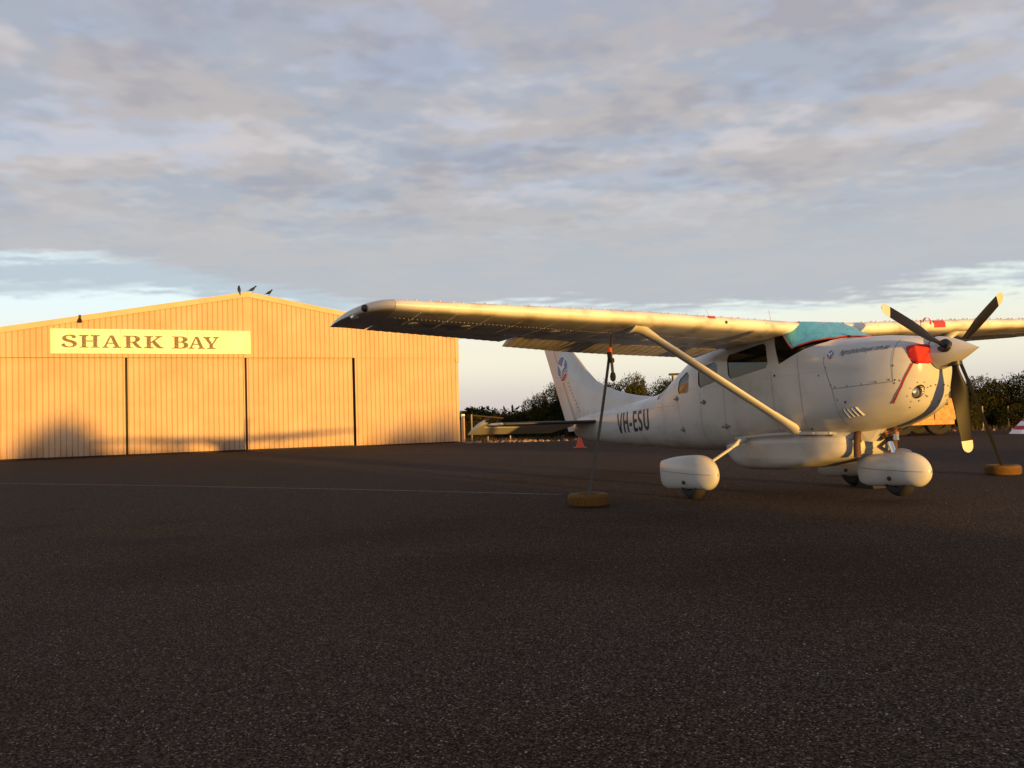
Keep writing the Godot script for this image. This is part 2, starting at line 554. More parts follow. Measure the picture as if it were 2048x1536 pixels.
	# bare red dirt at the photographer's feet, past the ragged edge of the asphalt
	var edge := MB.new()
	var wob := noise(FastNoiseLite.TYPE_SIMPLEX_SMOOTH, 3.0, 3, 86)
	var last := []
	for i in 60:
		var sx := 1.22 + i * 0.05
		var far := -2.2 - clampf((sx - 1.22) * 0.55, 0.0, 1.6) - 0.05 * wob.get_noise_1d(sx * 3.0)
		var now := [Vector3(sx, 0.006, far), Vector3(sx, 0.006, 0.4)]
		if last: edge.quad(last[0], now[0], now[1], last[1], Vector3.UP)
		last = now
	tag(part("dirt_edge", edge.done(), dm, self), "", "", "", "structure")

	# loose chips lying on the asphalt
	var chips := MB.new()
	rng.seed = 9
	for i in 420:
		var cz := -1.9 - 14.0 * pow(rng.randf(), 1.6)
		var cx := rng.randf_range(-0.75, 0.75) * absf(cz) * 1.1
		var cr := rng.randf_range(0.002, 0.0048)
		var ct := Transform3D(Basis.from_euler(Vector3(rng.randf() * 6, rng.randf() * 6, rng.randf() * 6)), Vector3(cx, cr * 0.4, cz))
		chips.bevel_box(Vector3(-cr, -cr * 0.6, -cr * 0.8), Vector3(cr, cr * 0.6, cr * 0.8), cr * 0.3, ct)
	tag(part("loose_stones", chips.done(), M.chip, self), "tiny pale stone chips lying loose on the dark asphalt in the foreground", "stones", "", "stuff")

	# pale rubble along the far edge of the apron
	var rub := MB.new()
	rng.seed = 5
	for i in 150:
		var rx := rng.randf_range(-2.2, 24.0) if i > 70 else rng.randf_range(-2.2, 1.4)
		var at := Vector3(rx, 0.0, back_edge(rx) + rng.randf_range(-0.9, 0.5))
		var r := rng.randf_range(0.03, 0.1)
		var t := Transform3D(Basis.from_euler(Vector3(rng.randf() * 6, rng.randf() * 6, rng.randf() * 6)), at)
		rub.bevel_box(Vector3(-r, -r * 0.6, -r * 0.8), Vector3(r, r * 0.6, r * 0.8), r * 0.3, t)
	tag(part("rubble", rub.done(), M.stone, self), "small pale stones scattered along the far edge of the apron", "rubble", "", "stuff")

# ---------------------------------------------------------------- hangar
func ridge(s: float) -> float:
	return 6.93 - 0.1814 * absf(s)

func next_joint(s: float) -> float:
	return ((floorf((s / 0.2094 - 0.5) / 4.0 + 0.001) + 1.0) * 4.0 + 0.5) * 0.2094

func sheet(s0: float, s1: float, y0: float, z: float, top: Callable) -> ArrayMesh:
	var b := MB.new()
	var p := PackedVector2Array([Vector2(s0, z)])
	var g := ceilf((s0 + 0.001) / 0.2094) * 0.2094
	while g < s1 - 0.012:
		for q in [[-0.022, 0.0], [-0.004, -0.033], [0.004, -0.033], [0.022, 0.0]]:
			var x: float = g + q[0]
			if x > s0 and x < s1: p.append(Vector2(x, z + q[1]))
		g += 0.2094
	p.append(Vector2(s1, z))
	var tone := 1.0 + 0.035 * sin(s0 * 37.7 + y0 * 5.0)
	var foot := y0 < 1.0
	for i in p.size() - 1:
		var a := p[i]
		var d := p[i + 1]
		var out := Vector3(-(d.y - a.y), 0, d.x - a.x)
		var rows := [y0, y0 + 0.16, y0 + 0.5, -1.0] if foot else [y0, -1.0]
		for r in rows.size() - 1:
			var ya: float = rows[r]
			var la: float = rows[r + 1] if rows[r + 1] > 0.0 else top.call(a.x)
			var ld: float = rows[r + 1] if rows[r + 1] > 0.0 else top.call(d.x)
			var n0 := b.v.size()
			b.quad(Vector3(a.x, ya, a.y), Vector3(d.x, ya, d.y), Vector3(d.x, ld, d.y), Vector3(a.x, la, a.y), out)
			for q in range(n0, b.v.size()):
				var dust := 0.0
				if foot: dust = clampf(1.0 - (b.v[q].y - y0) / 0.45, 0, 1) * (0.6 + 0.3 * sin(b.v[q].x * 5.1) + 0.1 * sin(b.v[q].x * 17.0))
				b.c.append(Color(tone, tone, tone).lerp(Color(0.72, 0.52, 0.40), clampf(dust, 0, 1) * 0.75))
		# the folded thickness at the bottom
		var n1 := b.v.size()
		b.quad(Vector3(a.x, y0, a.y), Vector3(d.x, y0, d.y), Vector3(d.x, y0, d.y - 0.02), Vector3(a.x, y0, a.y - 0.02), Vector3.DOWN)
		for q in range(n1, b.v.size()): b.c.append(Color(tone, tone, tone))
	return b.done()

func make_hangar() -> void:
	var h := thing("hangar", "long beige metal clad hangar with low gable and sliding doors, behind the plane", "hangar", wall_at, deg_to_rad(wall_turn))
	var gable := func(s: float) -> float: return ridge(s) - 0.05
	# gable cladding, sheet by sheet, lapped over the door heads
	var s := -9.64
	while s < 9.6:
		var e := minf(next_joint(s), 9.64)
		if s < -0.01 and e > 0.01:
			part("cladding_sheet", sheet(s, 0.0, 4.09, 0.0, gable), M.beige, h)
			part("cladding_sheet", sheet(0.0, e, 4.09, 0.0, gable), M.beige, h)
		else:
			part("cladding_sheet", sheet(s, e, 4.09, 0.0, gable), M.beige, h)
		s = e
	# fixed wall at the right
	s = 4.72
	var w_top := func(_s: float) -> float: return 4.2
	while s < 9.6:
		var e := minf(next_joint(s), 9.64)
		part("cladding_sheet", sheet(s, e, 0.05, -0.035, w_top), M.beige, h)
		s = e
	# the three sliding doors
	for d in [[-9.64, -4.95], [-4.845, -0.17], [-0.065, 4.6]]:
		var back := MB.new()
		back.box(Vector3(d[0], 0.07, -0.2), Vector3(d[1], 4.3, -0.16))
		var door := part("sliding_door", back.done(), M.beige_trim, h)
		var x: float = d[0]
		while x < d[1] - 0.01:
			var e := minf(next_joint(x), d[1])
			part("cladding_sheet", sheet(x, e, 0.07, -0.12, w_top), M.beige, door)
			x = e
		var rim := MB.new()
		rim.bevel_box(Vector3(d[1] - 0.035, 0.06, -0.159), Vector3(d[1] + 0.012, 4.28, -0.10), 0.006)
		part("door_edge", rim.done(), M.beige_trim, door)
	# the dark slot behind the doors, the door track, the sill
	var dark := MB.new()
	dark.box(Vector3(-9.7, 0.0, -0.42), Vector3(9.62, 4.5, -0.3))
	part("inner_wall", dark.done(), M.gap, h)
	var track := MB.new()
	track.bevel_box(Vector3(-9.64, 4.16, -0.29), Vector3(4.66, 4.28, -0.04), 0.01)
	part("door_track", track.done(), M.gap, h)
	var sill := MB.new()
	sill.box(Vector3(-9.66, 0.003, -0.28), Vector3(9.64, 0.045, -0.08))
	part("sill", sill.done(), M.gap, h)
	# barge flashings along the gable, corner flashings
	for sd: float in [-1.0, 1.0]:
		var bg := MB.new()
		var a := Vector3(0, ridge(0.0), 0)
		var b := Vector3(sd * 9.85, ridge(9.85), 0)
		for q in [[-0.02, 0.055, -0.17, 0.03], [-0.5, 0.045, 0.032, 0.062]]:
			var f := func(p: Vector3, z: float, y: float) -> Vector3: return p + Vector3(0, y, z)
			var c := [f.call(a, q[0], q[2]), f.call(b, q[0], q[2]), f.call(b, q[0], q[3]), f.call(a, q[0], q[3]), f.call(a, q[1], q[2]), f.call(b, q[1], q[2]), f.call(b, q[1], q[3]), f.call(a, q[1], q[3])]
			bg.quad(c[4], c[5], c[6], c[7], Vector3.BACK)
			bg.quad(c[3], c[2], c[6], c[7], Vector3.UP)
			bg.quad(c[0], c[1], c[5], c[4], Vector3.DOWN)
			bg.quad(c[1], c[2], c[6], c[5], Vector3(sd, 0, 0))
		part("barge_flashing", bg.done(), M.beige_trim, h)
		var cf := MB.new()
		cf.bevel_box(Vector3(9.645, 3.87, -0.3) if sd > 0 else Vector3(-9.83, 3.87, -0.3), Vector3(9.82, 5.05, 0.035) if sd > 0 else Vector3(-9.645, 5.05, 0.035), 0.01)
		cf.bevel_box(Vector3(9.645, 0.02, -0.3) if sd > 0 else Vector3(-9.8, 0.02, -0.3), Vector3(9.79, 3.868, 0.0) if sd > 0 else Vector3(-9.645, 3.868, 0.0), 0.01)
		part("corner_flashing", cf.done(), M.beige_trim, h)
		var rf := MB.new()
		rf.quad(Vector3(0, ridge(0.0) + 0.02, -0.52), Vector3(sd * 9.95, ridge(9.95) + 0.02, -0.52), Vector3(sd * 9.95, ridge(9.95) + 0.02, -24), Vector3(0, ridge(0.0) + 0.02, -24), Vector3.UP)
		rf.quad(Vector3(0, ridge(0.0) - 0.06, -0.52), Vector3(sd * 9.95, ridge(9.95) - 0.06, -0.52), Vector3(sd * 9.95, ridge(9.95) - 0.06, -24), Vector3(0, ridge(0.0) - 0.06, -24), Vector3.DOWN)
		part("roof_sheet", rf.done(), M.roof, h)
		var sw := MB.new()
		sw.box(Vector3(9.55, 0.0, -24) if sd > 0 else Vector3(-9.7, 0.0, -24), Vector3(9.7, 5.1, -0.43) if sd > 0 else Vector3(-9.55, 5.1, -0.43))
		part("side_wall", sw.done(), M.beige_trim, h)
	var bw := MB.new()
	bw.box(Vector3(-9.54, 0.0, -24), Vector3(9.54, 5.1, -23.9))
	part("rear_wall", bw.done(), M.beige_trim, h)
	# screw heads in rows across the sheets
	var scr := MB.new()
	for row in [[1.6, -0.118, -9.5, 4.55], [2.75, -0.118, -9.5, 4.55], [1.6, -0.033, 4.9, 9.5], [2.75, -0.033, 4.9, 9.5]]:
		var ss: float = row[2]
		while ss < row[3]:
			var q := Vector3(ss, row[0], row[1])
			scr.bevel_box(q - Vector3(0.007, 0.007, 0.0), q + Vector3(0.007, 0.007, 0.008), 0.002)
			ss += 0.4188
	tag(part("screw_heads", scr.done(), M.seam, h), "", "", "", "stuff")

	# the name board, hung on the gable
	var t := Transform3D(Basis(Vector3.UP, deg_to_rad(wall_turn)), wall_at)
	var sg := thing("hangar_sign", "long cream sign reading SHARK BAY in worn brown capitals on the hangar gable", "sign", t * Vector3(-3.78, 4.24, 0.004), deg_to_rad(wall_turn))
	var bd := MB.new()
	bd.bevel_box(Vector3(-3.88, 0.0, 0.0), Vector3(3.88, 1.02, 0.045), 0.008)
	part("board", bd.done(), M.sign, sg)
	for jx: float in [-1.3, 1.29]:
		var bj := MB.new()
		bj.box(Vector3(jx - 0.006, 0.004, 0.0452), Vector3(jx + 0.006, 1.016, 0.0468))
		part("board_joint", bj.done(), M.seam, sg)
	var fx := MB.new()
	for k in 12:
		for fy: float in [0.06, 0.96]:
			var q := Vector3(-3.8 + 7.6 * k / 11.0, fy, 0.045)
			fx.bevel_box(q - Vector3(0.014, 0.014, 0.002), q + Vector3(0.014, 0.014, 0.006), 0.003)
	tag(part("fixings", fx.done(), M.seam, sg), "", "", "", "stuff")
	var lay := [["S", -3.48, 0.56], ["H", -2.84, 0.76], ["A", -2.0, 0.70], ["R", -1.2, 0.72], ["K", -0.42, 0.76], ["B", 0.66, 0.66], ["A", 1.32, 0.66], ["Y", 1.92, 0.64]]
	var font := SystemFont.new()
	font.font_names = PackedStringArray(["Droid Serif"])
	font.font_weight = 700
	for l in lay:
		var tm := TextMesh.new()
		tm.text = l[0]
		tm.font = font
		tm.font_size = 64
		tm.pixel_size = 0.01
		tm.depth = 0.008
		tm.horizontal_alignment = HORIZONTAL_ALIGNMENT_LEFT
		var arr := tm.get_mesh_arrays()
		var box := AABB(arr[Mesh.ARRAY_VERTEX][0], Vector3.ZERO)
		for q: Vector3 in arr[Mesh.ARRAY_VERTEX]: box = box.expand(q)
		var sc := Vector3(l[2] / box.size.x, 0.52 / box.size.y, 1.0)
		for i in arr[Mesh.ARRAY_VERTEX].size():
			var q: Vector3 = arr[Mesh.ARRAY_VERTEX][i]
			arr[Mesh.ARRAY_VERTEX][i] = Vector3((q.x - box.position.x) * sc.x, (q.y - box.position.y) * sc.y, q.z)
		var am := ArrayMesh.new()
		am.add_surface_from_arrays(Mesh.PRIMITIVE_TRIANGLES, arr)
		part("sign_letter", am, M.sign_letter, sg, Vector3(l[1], 0.25 - 0.012 * (l[1] + 3.5) * 0.5, 0.05))

	# a small fitting under the barge, at the left
	var lp := thing("wall_lamp", "small dark lamp fitting under the left slope of the hangar roof", "lamp", t * Vector3(-6.59, 5.52, 0.06), deg_to_rad(wall_turn))
	var lb := MB.new()
	lb.bevel_box(Vector3(-0.05, 0.16, -0.05), Vector3(0.05, 0.3, 0.02), 0.01)
	lb.rod(Vector3(0, 0.2, 0.0), Vector3(0, 0.12, 0.12), 0.018)
	part("bracket", lb.done(), M.black, lp)
	var ls := MB.new()
	ls.lathe(PackedVector2Array([Vector2(0.03, 0.09), Vector2(0.075, 0.04), Vector2(0.095, -0.05), Vector2(0.085, -0.05), Vector2(0.0, -0.03)]), Vector3(0, 0.07, 0.13), Vector3(0, 0.9, -0.43).normalized(), 16)
	part("lamp_shade", ls.done(), M.black, lp)

	# the pale post beside the corner
	var cp := thing("corner_post", "short pale square post standing against the right corner of the hangar", "post", t * Vector3(9.9, 0, 0.14), deg_to_rad(wall_turn))
	var pm := MB.new()
	pm.bevel_box(Vector3(-0.075, 0.0, -0.06), Vector3(0.075, 1.22, 0.06), 0.012)
	part("shaft", pm.done(), M.beige_trim, cp)
	var pc := MB.new()
	pc.bevel_box(Vector3(-0.085, 1.22, -0.07), Vector3(0.085, 1.36, 0.07), 0.015)
	part("cap", pc.done(), M.sign, cp)

	# birds on the ridge
	var spots := [[-0.35, 2.0, "black bird standing upright left of the hangar roof peak, leftmost of three"], [0.22, -0.1, "black bird with level back right at the hangar roof peak, middle of three"], [0.93, 0.35, "black bird right of the hangar roof peak, rightmost of three"]]
	for q in spots:
		make_bird(t * Vector3(q[0], ridge(q[0]) + 0.064, 0.0), deg_to_rad(wall_turn) + q[1], q[2], "birds on the hangar roof", 0.08 if q[1] < 1.0 else 1.0, 1.25)

func make_bird(at: Vector3, turn: float, label: String, group: String, rise: float, big := 1.0) -> void:
	var b := thing("bird", label, "bird", at, turn, group)
	# spine from tail tip to beak tip: forward, up, half width, half height
	var spine := [[-0.2, -0.035, 0.012, 0.004], [-0.12, -0.01, 0.024, 0.011], [-0.06, 0.012, 0.044, 0.04], [0.0, 0.028, 0.056, 0.058], [0.05, 0.05, 0.05, 0.054], [0.085, 0.085, 0.036, 0.04], [0.105, 0.118, 0.03, 0.031], [0.128, 0.128, 0.024, 0.024], [0.145, 0.126, 0.01, 0.01], [0.178, 0.118, 0.002, 0.002]]
	var rings := []
	for s in spine:
		var ring := PackedVector3Array()
		var fx: float = s[0]
		var fy: float = s[1]
		# pitch the body up by rise, but keep the head level
		var c := Vector3(fx * cos(rise) - fy * sin(rise) * 0.6, 0.1 + fx * sin(rise) + fy * cos(rise), 0.0)
		if fx > 0.1: c.y -= (fx - 0.1) * sin(rise)
		for k in 10:
			var a := TAU * k / 10.0
			ring.append((c + Vector3(-sin(a) * s[3] * sin(rise), sin(a) * s[3] * cos(rise), cos(a) * s[2])) * big)
		rings.append(ring)
	var m := MB.new()
	m.skin(rings, true, true, true)
	part("body", m.done(), M.bird, b)
	for sd: float in [-1.0, 1.0]:
		var l := MB.new()
		l.tube(PackedVector3Array([Vector3(0.005, 0.09, sd * 0.02) * big, Vector3(0.0, 0.04, sd * 0.022) * big, Vector3(0.01, 0.0, sd * 0.022) * big, Vector3(0.04, 0.001, sd * 0.024) * big]), PackedFloat32Array([0.009, 0.005, 0.004, 0.003]), 6)
		part("leg", l.done(), M.bird, b)
# ---------------------------------------------------------------- the airplane
# stations from nose to tail: x, top, bottom, half width, height of the widest line, roundness above and below
var HULL := [
	[1.486, 1.46, 1.27, 0.15, 1.38, 2.2, 2.2],
	[1.476, 1.505, 1.19, 0.22, 1.37, 2.3, 2.2],
	[1.452, 1.545, 1.10, 0.28, 1.36, 2.4, 2.2],
	[1.41, 1.583, 1.0, 0.332, 1.34, 2.5, 2.2],
	[1.35, 1.615, 0.915, 0.38, 1.31, 2.6, 2.3],
	[1.26, 1.645, 0.848, 0.425, 1.28, 2.7, 2.4],
	[1.12, 1.675, 0.79, 0.465, 1.24, 2.8, 2.5],
	[0.95, 1.70, 0.74, 0.496, 1.2, 3.0, 2.7],
	[0.7, 1.722, 0.685, 0.522, 1.17, 3.1, 3.0],
	[0.5, 1.742, 0.65, 0.532, 1.14, 3.2, 3.1],
	[0.4, 1.785, 0.625, 0.54, 1.13, 3.2, 3.2],
	[0.3, 1.838, 0.61, 0.547, 1.12, 3.4, 3.2],
	[0.2, 1.888, 0.60, 0.553, 1.11, 3.6, 3.3],
	[0.1, 1.937, 0.592, 0.558, 1.1, 3.9, 3.3],
	[0.0, 1.982, 0.585, 0.562, 1.1, 4.3, 3.4],
	[-0.1, 2.018, 0.58, 0.565, 1.1, 4.7, 3.4],
	[-0.3, 2.035, 0.572, 0.57, 1.1, 5.0, 3.4],
	[-1.2, 2.03, 0.556, 0.568, 1.1, 5.0, 3.4],
	[-1.6, 1.985, 0.55, 0.553, 1.1, 4.6, 3.3],
	[-2.0, 1.875, 0.552, 0.52, 1.08, 3.9, 3.1],
	[-2.4, 1.735, 0.562, 0.475, 1.06, 3.3, 2.9],
	[-2.75, 1.58, 0.578, 0.435, 1.04, 2.9, 2.8],
	[-3.08, 1.45, 0.6, 0.398, 1.02, 2.7, 2.7],
	[-3.4, 1.405, 0.622, 0.362, 1.02, 2.6, 2.6],
	[-4.1, 1.365, 0.668, 0.295, 1.02, 2.4, 2.4],
	[-5.0, 1.31, 0.738, 0.2, 1.03, 2.3, 2.3],
	[-5.6, 1.265, 0.80, 0.135, 1.03, 2.2, 2.2],
	[-5.95, 1.22, 0.852, 0.09, 1.03, 2.2, 2.2],
	[-6.1, 1.17, 0.9, 0.06, 1.03, 2.1, 2.1],
	[-6.17, 1.1, 0.96, 0.025, 1.03, 2.0, 2.0]]
var POD := [
	[0.53, 0.68, 0.52, 0.2, 0.62, 2.5, 2.5],
	[0.515, 0.69, 0.475, 0.30, 0.61, 3.0, 2.8],
	[0.46, 0.70, 0.43, 0.385, 0.60, 3.4, 3.3],
	[0.36, 0.7, 0.395, 0.44, 0.60, 3.8, 4.0],
	[0.2, 0.71, 0.368, 0.482, 0.6, 4.0, 6.0],
	[-0.05, 0.72, 0.325, 0.508, 0.6, 4.0, 7.0],
	[-0.5, 0.72, 0.298, 0.512, 0.6, 4.0, 7.0],
	[-1.0, 0.70, 0.3, 0.50, 0.6, 4.0, 6.0],
	[-1.16, 0.69, 0.315, 0.488, 0.6, 3.8, 5.0],
	[-1.3, 0.67, 0.37, 0.462, 0.6, 3.4, 4.0],
	[-1.4, 0.65, 0.43, 0.425, 0.6, 3.2, 3.2],
	[-1.47, 0.63, 0.50, 0.36, 0.59, 3.0, 2.6],
	[-1.5, 0.60, 0.555, 0.25, 0.58, 2.5, 2.4]]

func station(tb: Array, x: float) -> Array:
	var n := tb.size()
	if x >= tb[0][0]: return tb[0]
	if x <= tb[n - 1][0]: return tb[n - 1]
	var i := 0
	while tb[i + 1][0] > x: i += 1
	var a: Array = tb[maxi(i - 1, 0)]
	var b: Array = tb[i]
	var c: Array = tb[i + 1]
	var d: Array = tb[mini(i + 2, n - 1)]
	var h: float = b[0] - c[0]
	var t: float = (b[0] - x) / h
	var out := [x]
	for k in range(1, 7):
		var sl: float = (b[k] - c[k]) / h
		var s0: float = (a[k] - b[k]) / (a[0] - b[0]) if i > 0 else sl
		var s1: float = (c[k] - d[k]) / (c[0] - d[0]) if i + 2 < n else sl
		# monotone slopes
		var m0: float = 0.0 if s0 * sl <= 0.0 else 2.0 * s0 * sl / (s0 + sl)
		var m1: float = 0.0 if s1 * sl <= 0.0 else 2.0 * s1 * sl / (s1 + sl)
		if i == 0: m0 = sl
		if i + 2 >= n: m1 = sl
		var t2 := t * t
		var t3 := t2 * t
		out.append(b[k] * (2 * t3 - 3 * t2 + 1) - m0 * h * (t3 - 2 * t2 + t) + c[k] * (-2 * t3 + 3 * t2) - m1 * h * (t3 - t2))
	return out

func on_ring(s: Array, th: float) -> Vector3:
	var sn := sin(th)
	var cs := maxf(cos(th), 0.0)
	if sn >= 0.0:
		return Vector3(s[0], s[4] + (s[1] - s[4]) * pow(sn, 2.0 / s[5]), s[3] * pow(cs, 2.0 / s[5]))
	return Vector3(s[0], s[4] - (s[4] - s[2]) * pow(-sn, 2.0 / s[6]), s[3] * pow(cs, 2.0 / s[6]))

func hull(tb: Array, x: float, th: float) -> Vector3:
	return on_ring(station(tb, x), th)

func hull_normal(tb: Array, x: float, th: float) -> Vector3:
	var e := 0.012
	var t0 := clampf(th - e, -PI / 2, PI / 2)
	var t1 := clampf(th + e, -PI / 2, PI / 2)
	var s := station(tb, x)
	var a := on_ring(s, t1) - on_ring(s, t0)
	var b := hull(tb, x + 0.012, th) - hull(tb, x - 0.012, th)
	var n := b.cross(a)
	if n.length_squared() < 1e-14: return Vector3.UP
	n = n.normalized()
	return n if n.dot(Vector3(0, sin(th), cos(th) + 0.001)) >= 0.0 else -n

func angle_at(tb: Array, x: float, y: float) -> float:
	var s := station(tb, x)
	if y >= s[4]: return asin(pow(clampf((y - s[4]) / (s[1] - s[4]), 0, 1), s[5] * 0.5))
	return -asin(pow(clampf((s[4] - y) / (s[4] - s[2]), 0, 1), s[6] * 0.5))

func at_side(tb: Array, x: float, y: float, off: float) -> Vector3:
	var th := angle_at(tb, x, y)
	return hull(tb, x, th) + hull_normal(tb, x, th) * off

func mirror(p: Vector3, s: float) -> Vector3:
	return Vector3(p.x, p.y, p.z * s)

# outline in x and y on the side, turned into x and angle, with its edges subdivided
func to_angles(tb: Array, poly: PackedVector2Array, step := 0.03) -> PackedVector2Array:
	var out := PackedVector2Array()
	for i in poly.size():
		var a := poly[i]
		var b := poly[(i + 1) % poly.size()]
		var k := maxi(1, int(a.distance_to(b) / step))
		for j in k:
			var q := a.lerp(b, float(j) / k)
			out.append(Vector2(q.x, angle_at(tb, q.x, q.y)))
	return out

func rounded(poly: PackedVector2Array, r: float) -> PackedVector2Array:
	var inn := Geometry2D.offset_polygon(poly, -r, Geometry2D.JOIN_MITER)
	return Geometry2D.offset_polygon(inn[0], r, Geometry2D.JOIN_ROUND)[0]

# skin over a range of x and angle; holes are left out, or with keep only what lies in the outline is made
func hull_skin(tb: Array, xs: PackedFloat32Array, ths: PackedFloat32Array, holes: Array, side: float, off := 0.0, keep := false, bump: FastNoiseLite = null, amp := 0.0, m: MB = null, grime := false) -> MB:
	if m == null: m = MB.new()
	var cache := {}
	var spot := func(q: Vector2) -> Array:
		if cache.has(q): return cache[q]
		var p := hull(tb, q.x, q.y)
		var n := hull_normal(tb, q.x, q.y)
		var o := off
		if bump: o += amp * bump.get_noise_3d(p.x, p.y, p.z * side)
		var r := [mirror(p + n * o, side), mirror(n, side)]
		cache[q] = r
		return r
	var boxes := []
	for h: PackedVector2Array in holes:
		var r := Rect2(h[0], Vector2.ZERO)
		for q in h: r = r.expand(q)
		boxes.append(r)
	for i in xs.size() - 1:
		for j in ths.size() - 1:
			var a := Vector2(xs[i], ths[j])
			var c := Vector2(xs[i + 1], ths[j + 1])
			var cell := Rect2(Vector2(minf(a.x, c.x), minf(a.y, c.y)), (c - a).abs())
			var todo := [PackedVector2Array([a, Vector2(c.x, a.y), c, Vector2(a.x, c.y)])]
			var touched := false
			for k in holes.size():
				if not boxes[k].intersects(cell): continue
				touched = true
				var left := []
				for t in todo:
					for q: PackedVector2Array in (Geometry2D.intersect_polygons(t, holes[k]) if keep else Geometry2D.clip_polygons(t, holes[k])):
						if not Geometry2D.is_polygon_clockwise(q): left.append(q)
				todo = left
			if keep and not touched: continue
			for t: PackedVector2Array in todo:
				var idx := Geometry2D.triangulate_polygon(t)
				for q in range(0, idx.size(), 3):
					var A: Array = spot.call(t[idx[q]])
					var B: Array = spot.call(t[idx[q + 1]])
					var C: Array = spot.call(t[idx[q + 2]])
					m.tri(A[0], B[0], C[0], A[1], B[1], C[1])
					if grime:
						while m.c.size() < m.v.size(): m.c.append(dirt(m.v[m.c.size()]))
	return m

var grime_noise: FastNoiseLite
func dirt(p: Vector3) -> Color:
	# oil mist and dust: heavier on the belly behind the engine, drawn out in streaks along the airflow
	if grime_noise == null: grime_noise = noise(FastNoiseLite.TYPE_SIMPLEX_SMOOTH, 1.0, 4, 99)
	var low := 1.0 - smoothstep(0.62, 1.02, p.y)
	var streak := 0.5 + 0.5 * grime_noise.get_noise_3d(p.x * 0.9, p.y * 11.0, p.z * 11.0)
	var blot := 0.5 + 0.5 * grime_noise.get_noise_3d(p.x * 2.2 + 9.0, p.y * 2.6, p.z * 2.6)
	var d := low * (0.18 + 0.5 * streak) * (0.5 + 0.5 * (1.0 - smoothstep(-1.0, 1.2, p.x)) ) + 0.13 * smoothstep(0.55, 0.85, streak) + 0.12 * smoothstep(0.5, 0.8, blot)
	# soot behind the louvres and the pipes
	var so := exp(-pow((p.y - 0.82) / 0.14, 2.0)) * smoothstep(0.85, 0.55, p.x) * smoothstep(-0.9, 0.4, p.x) * 0.3 * (0.5 + streak)
	return Color(1, 1, 1).lerp(Color(0.52, 0.47, 0.42), clampf(d + so, 0.0, 0.75))

func steps(a: float, b: float, d: float) -> PackedFloat32Array:
	var n := maxi(1, int(ceil(absf(b - a) / d)))
	var out := PackedFloat32Array()
	for i in n + 1: out.append(lerpf(a, b, float(i) / n))
	return out

# a flat ribbon along a line on the side of a hull
func ribbon(m: MB, tb: Array, line: Array, w: float, side: float, off := 0.0025) -> void:
	for i in line.size() - 1:
		var a := Vector2(line[i][0], line[i][1])
		var b := Vector2(line[i + 1][0], line[i + 1][1])
		var k := maxi(1, int(a.distance_to(b) / 0.04))
		var d := (b - a).normalized()
		var s := Vector2(-d.y, d.x) * w * 0.5
		for j in k:
			var p := a.lerp(b, float(j) / k)
			var q := a.lerp(b, float(j + 1) / k)
			var c := [at_side(tb, p.x - s.x, p.y - s.y, off), at_side(tb, p.x + s.x, p.y + s.y, off), at_side(tb, q.x + s.x, q.y + s.y, off), at_side(tb, q.x - s.x, q.y - s.y, off)]
			m.quad(mirror(c[0], side), mirror(c[1], side), mirror(c[2], side), mirror(c[3], side), Vector3(0, 0, side))

# flat shapes laid onto a curved surface in small cells
func decal(m: MB, polys: Array, put: Callable, out: Vector3, cell := 0.03) -> void:
	for poly: PackedVector2Array in polys:
		var r := Rect2(poly[0], Vector2.ZERO)
		for q in poly: r = r.expand(q)
		var i0 := int(floor(r.position.x / cell))
		var i1 := int(floor(r.end.x / cell))
		var j0 := int(floor(r.position.y / cell))
		var j1 := int(floor(r.end.y / cell))
		for i in range(i0, i1 + 1):
			for j in range(j0, j1 + 1):
				var sq := PackedVector2Array([Vector2(i, j) * cell, Vector2(i + 1, j) * cell, Vector2(i + 1, j + 1) * cell, Vector2(i, j + 1) * cell])
				for q: PackedVector2Array in Geometry2D.intersect_polygons(poly, sq):
					var idx := Geometry2D.triangulate_polygon(q)
					for k in range(0, idx.size(), 3):
						m.flat(put.call(q[idx[k]]), put.call(q[idx[k + 1]]), put.call(q[idx[k + 2]]), out)

# the triangles of a word, fitted into a box at the origin
func word(text: String, w: float, h: float, slant := 0.0, weight := 700) -> Array:
	var font := SystemFont.new()
	font.font_names = PackedStringArray(["Droid Sans"])
	font.font_weight = weight
	var tm := TextMesh.new()
	tm.text = text
	tm.font = font
	tm.font_size = 48
	tm.pixel_size = 0.01
	tm.depth = 0.0
	tm.curve_step = 1.0
	var arr := tm.get_mesh_arrays()
	var vs: PackedVector3Array = arr[Mesh.ARRAY_VERTEX]
	var ix: PackedInt32Array = arr[Mesh.ARRAY_INDEX] if arr[Mesh.ARRAY_INDEX] != null else PackedInt32Array(range(vs.size()))
	var box := AABB(vs[0], Vector3.ZERO)
	for q in vs: box = box.expand(q)
	var out := []
	for i in range(0, ix.size(), 3):
		var t := PackedVector2Array()
		for k in 3:
			var q := vs[ix[i + k]]
			var y := (q.y - box.position.y) / box.size.y * h
			t.append(Vector2((q.x - box.position.x) / box.size.x * w + slant * y, y))
		if absf((t[1] - t[0]).cross(t[2] - t[0])) > 1e-10: out.append(t)
	return out

func ellipse(cx: float, cy: float, rx: float, ry: float, n := 40) -> PackedVector2Array:
	var p := PackedVector2Array()
	for i in n: p.append(Vector2(cx + rx * cos(TAU * i / n), cy + ry * sin(TAU * i / n)))
	return p

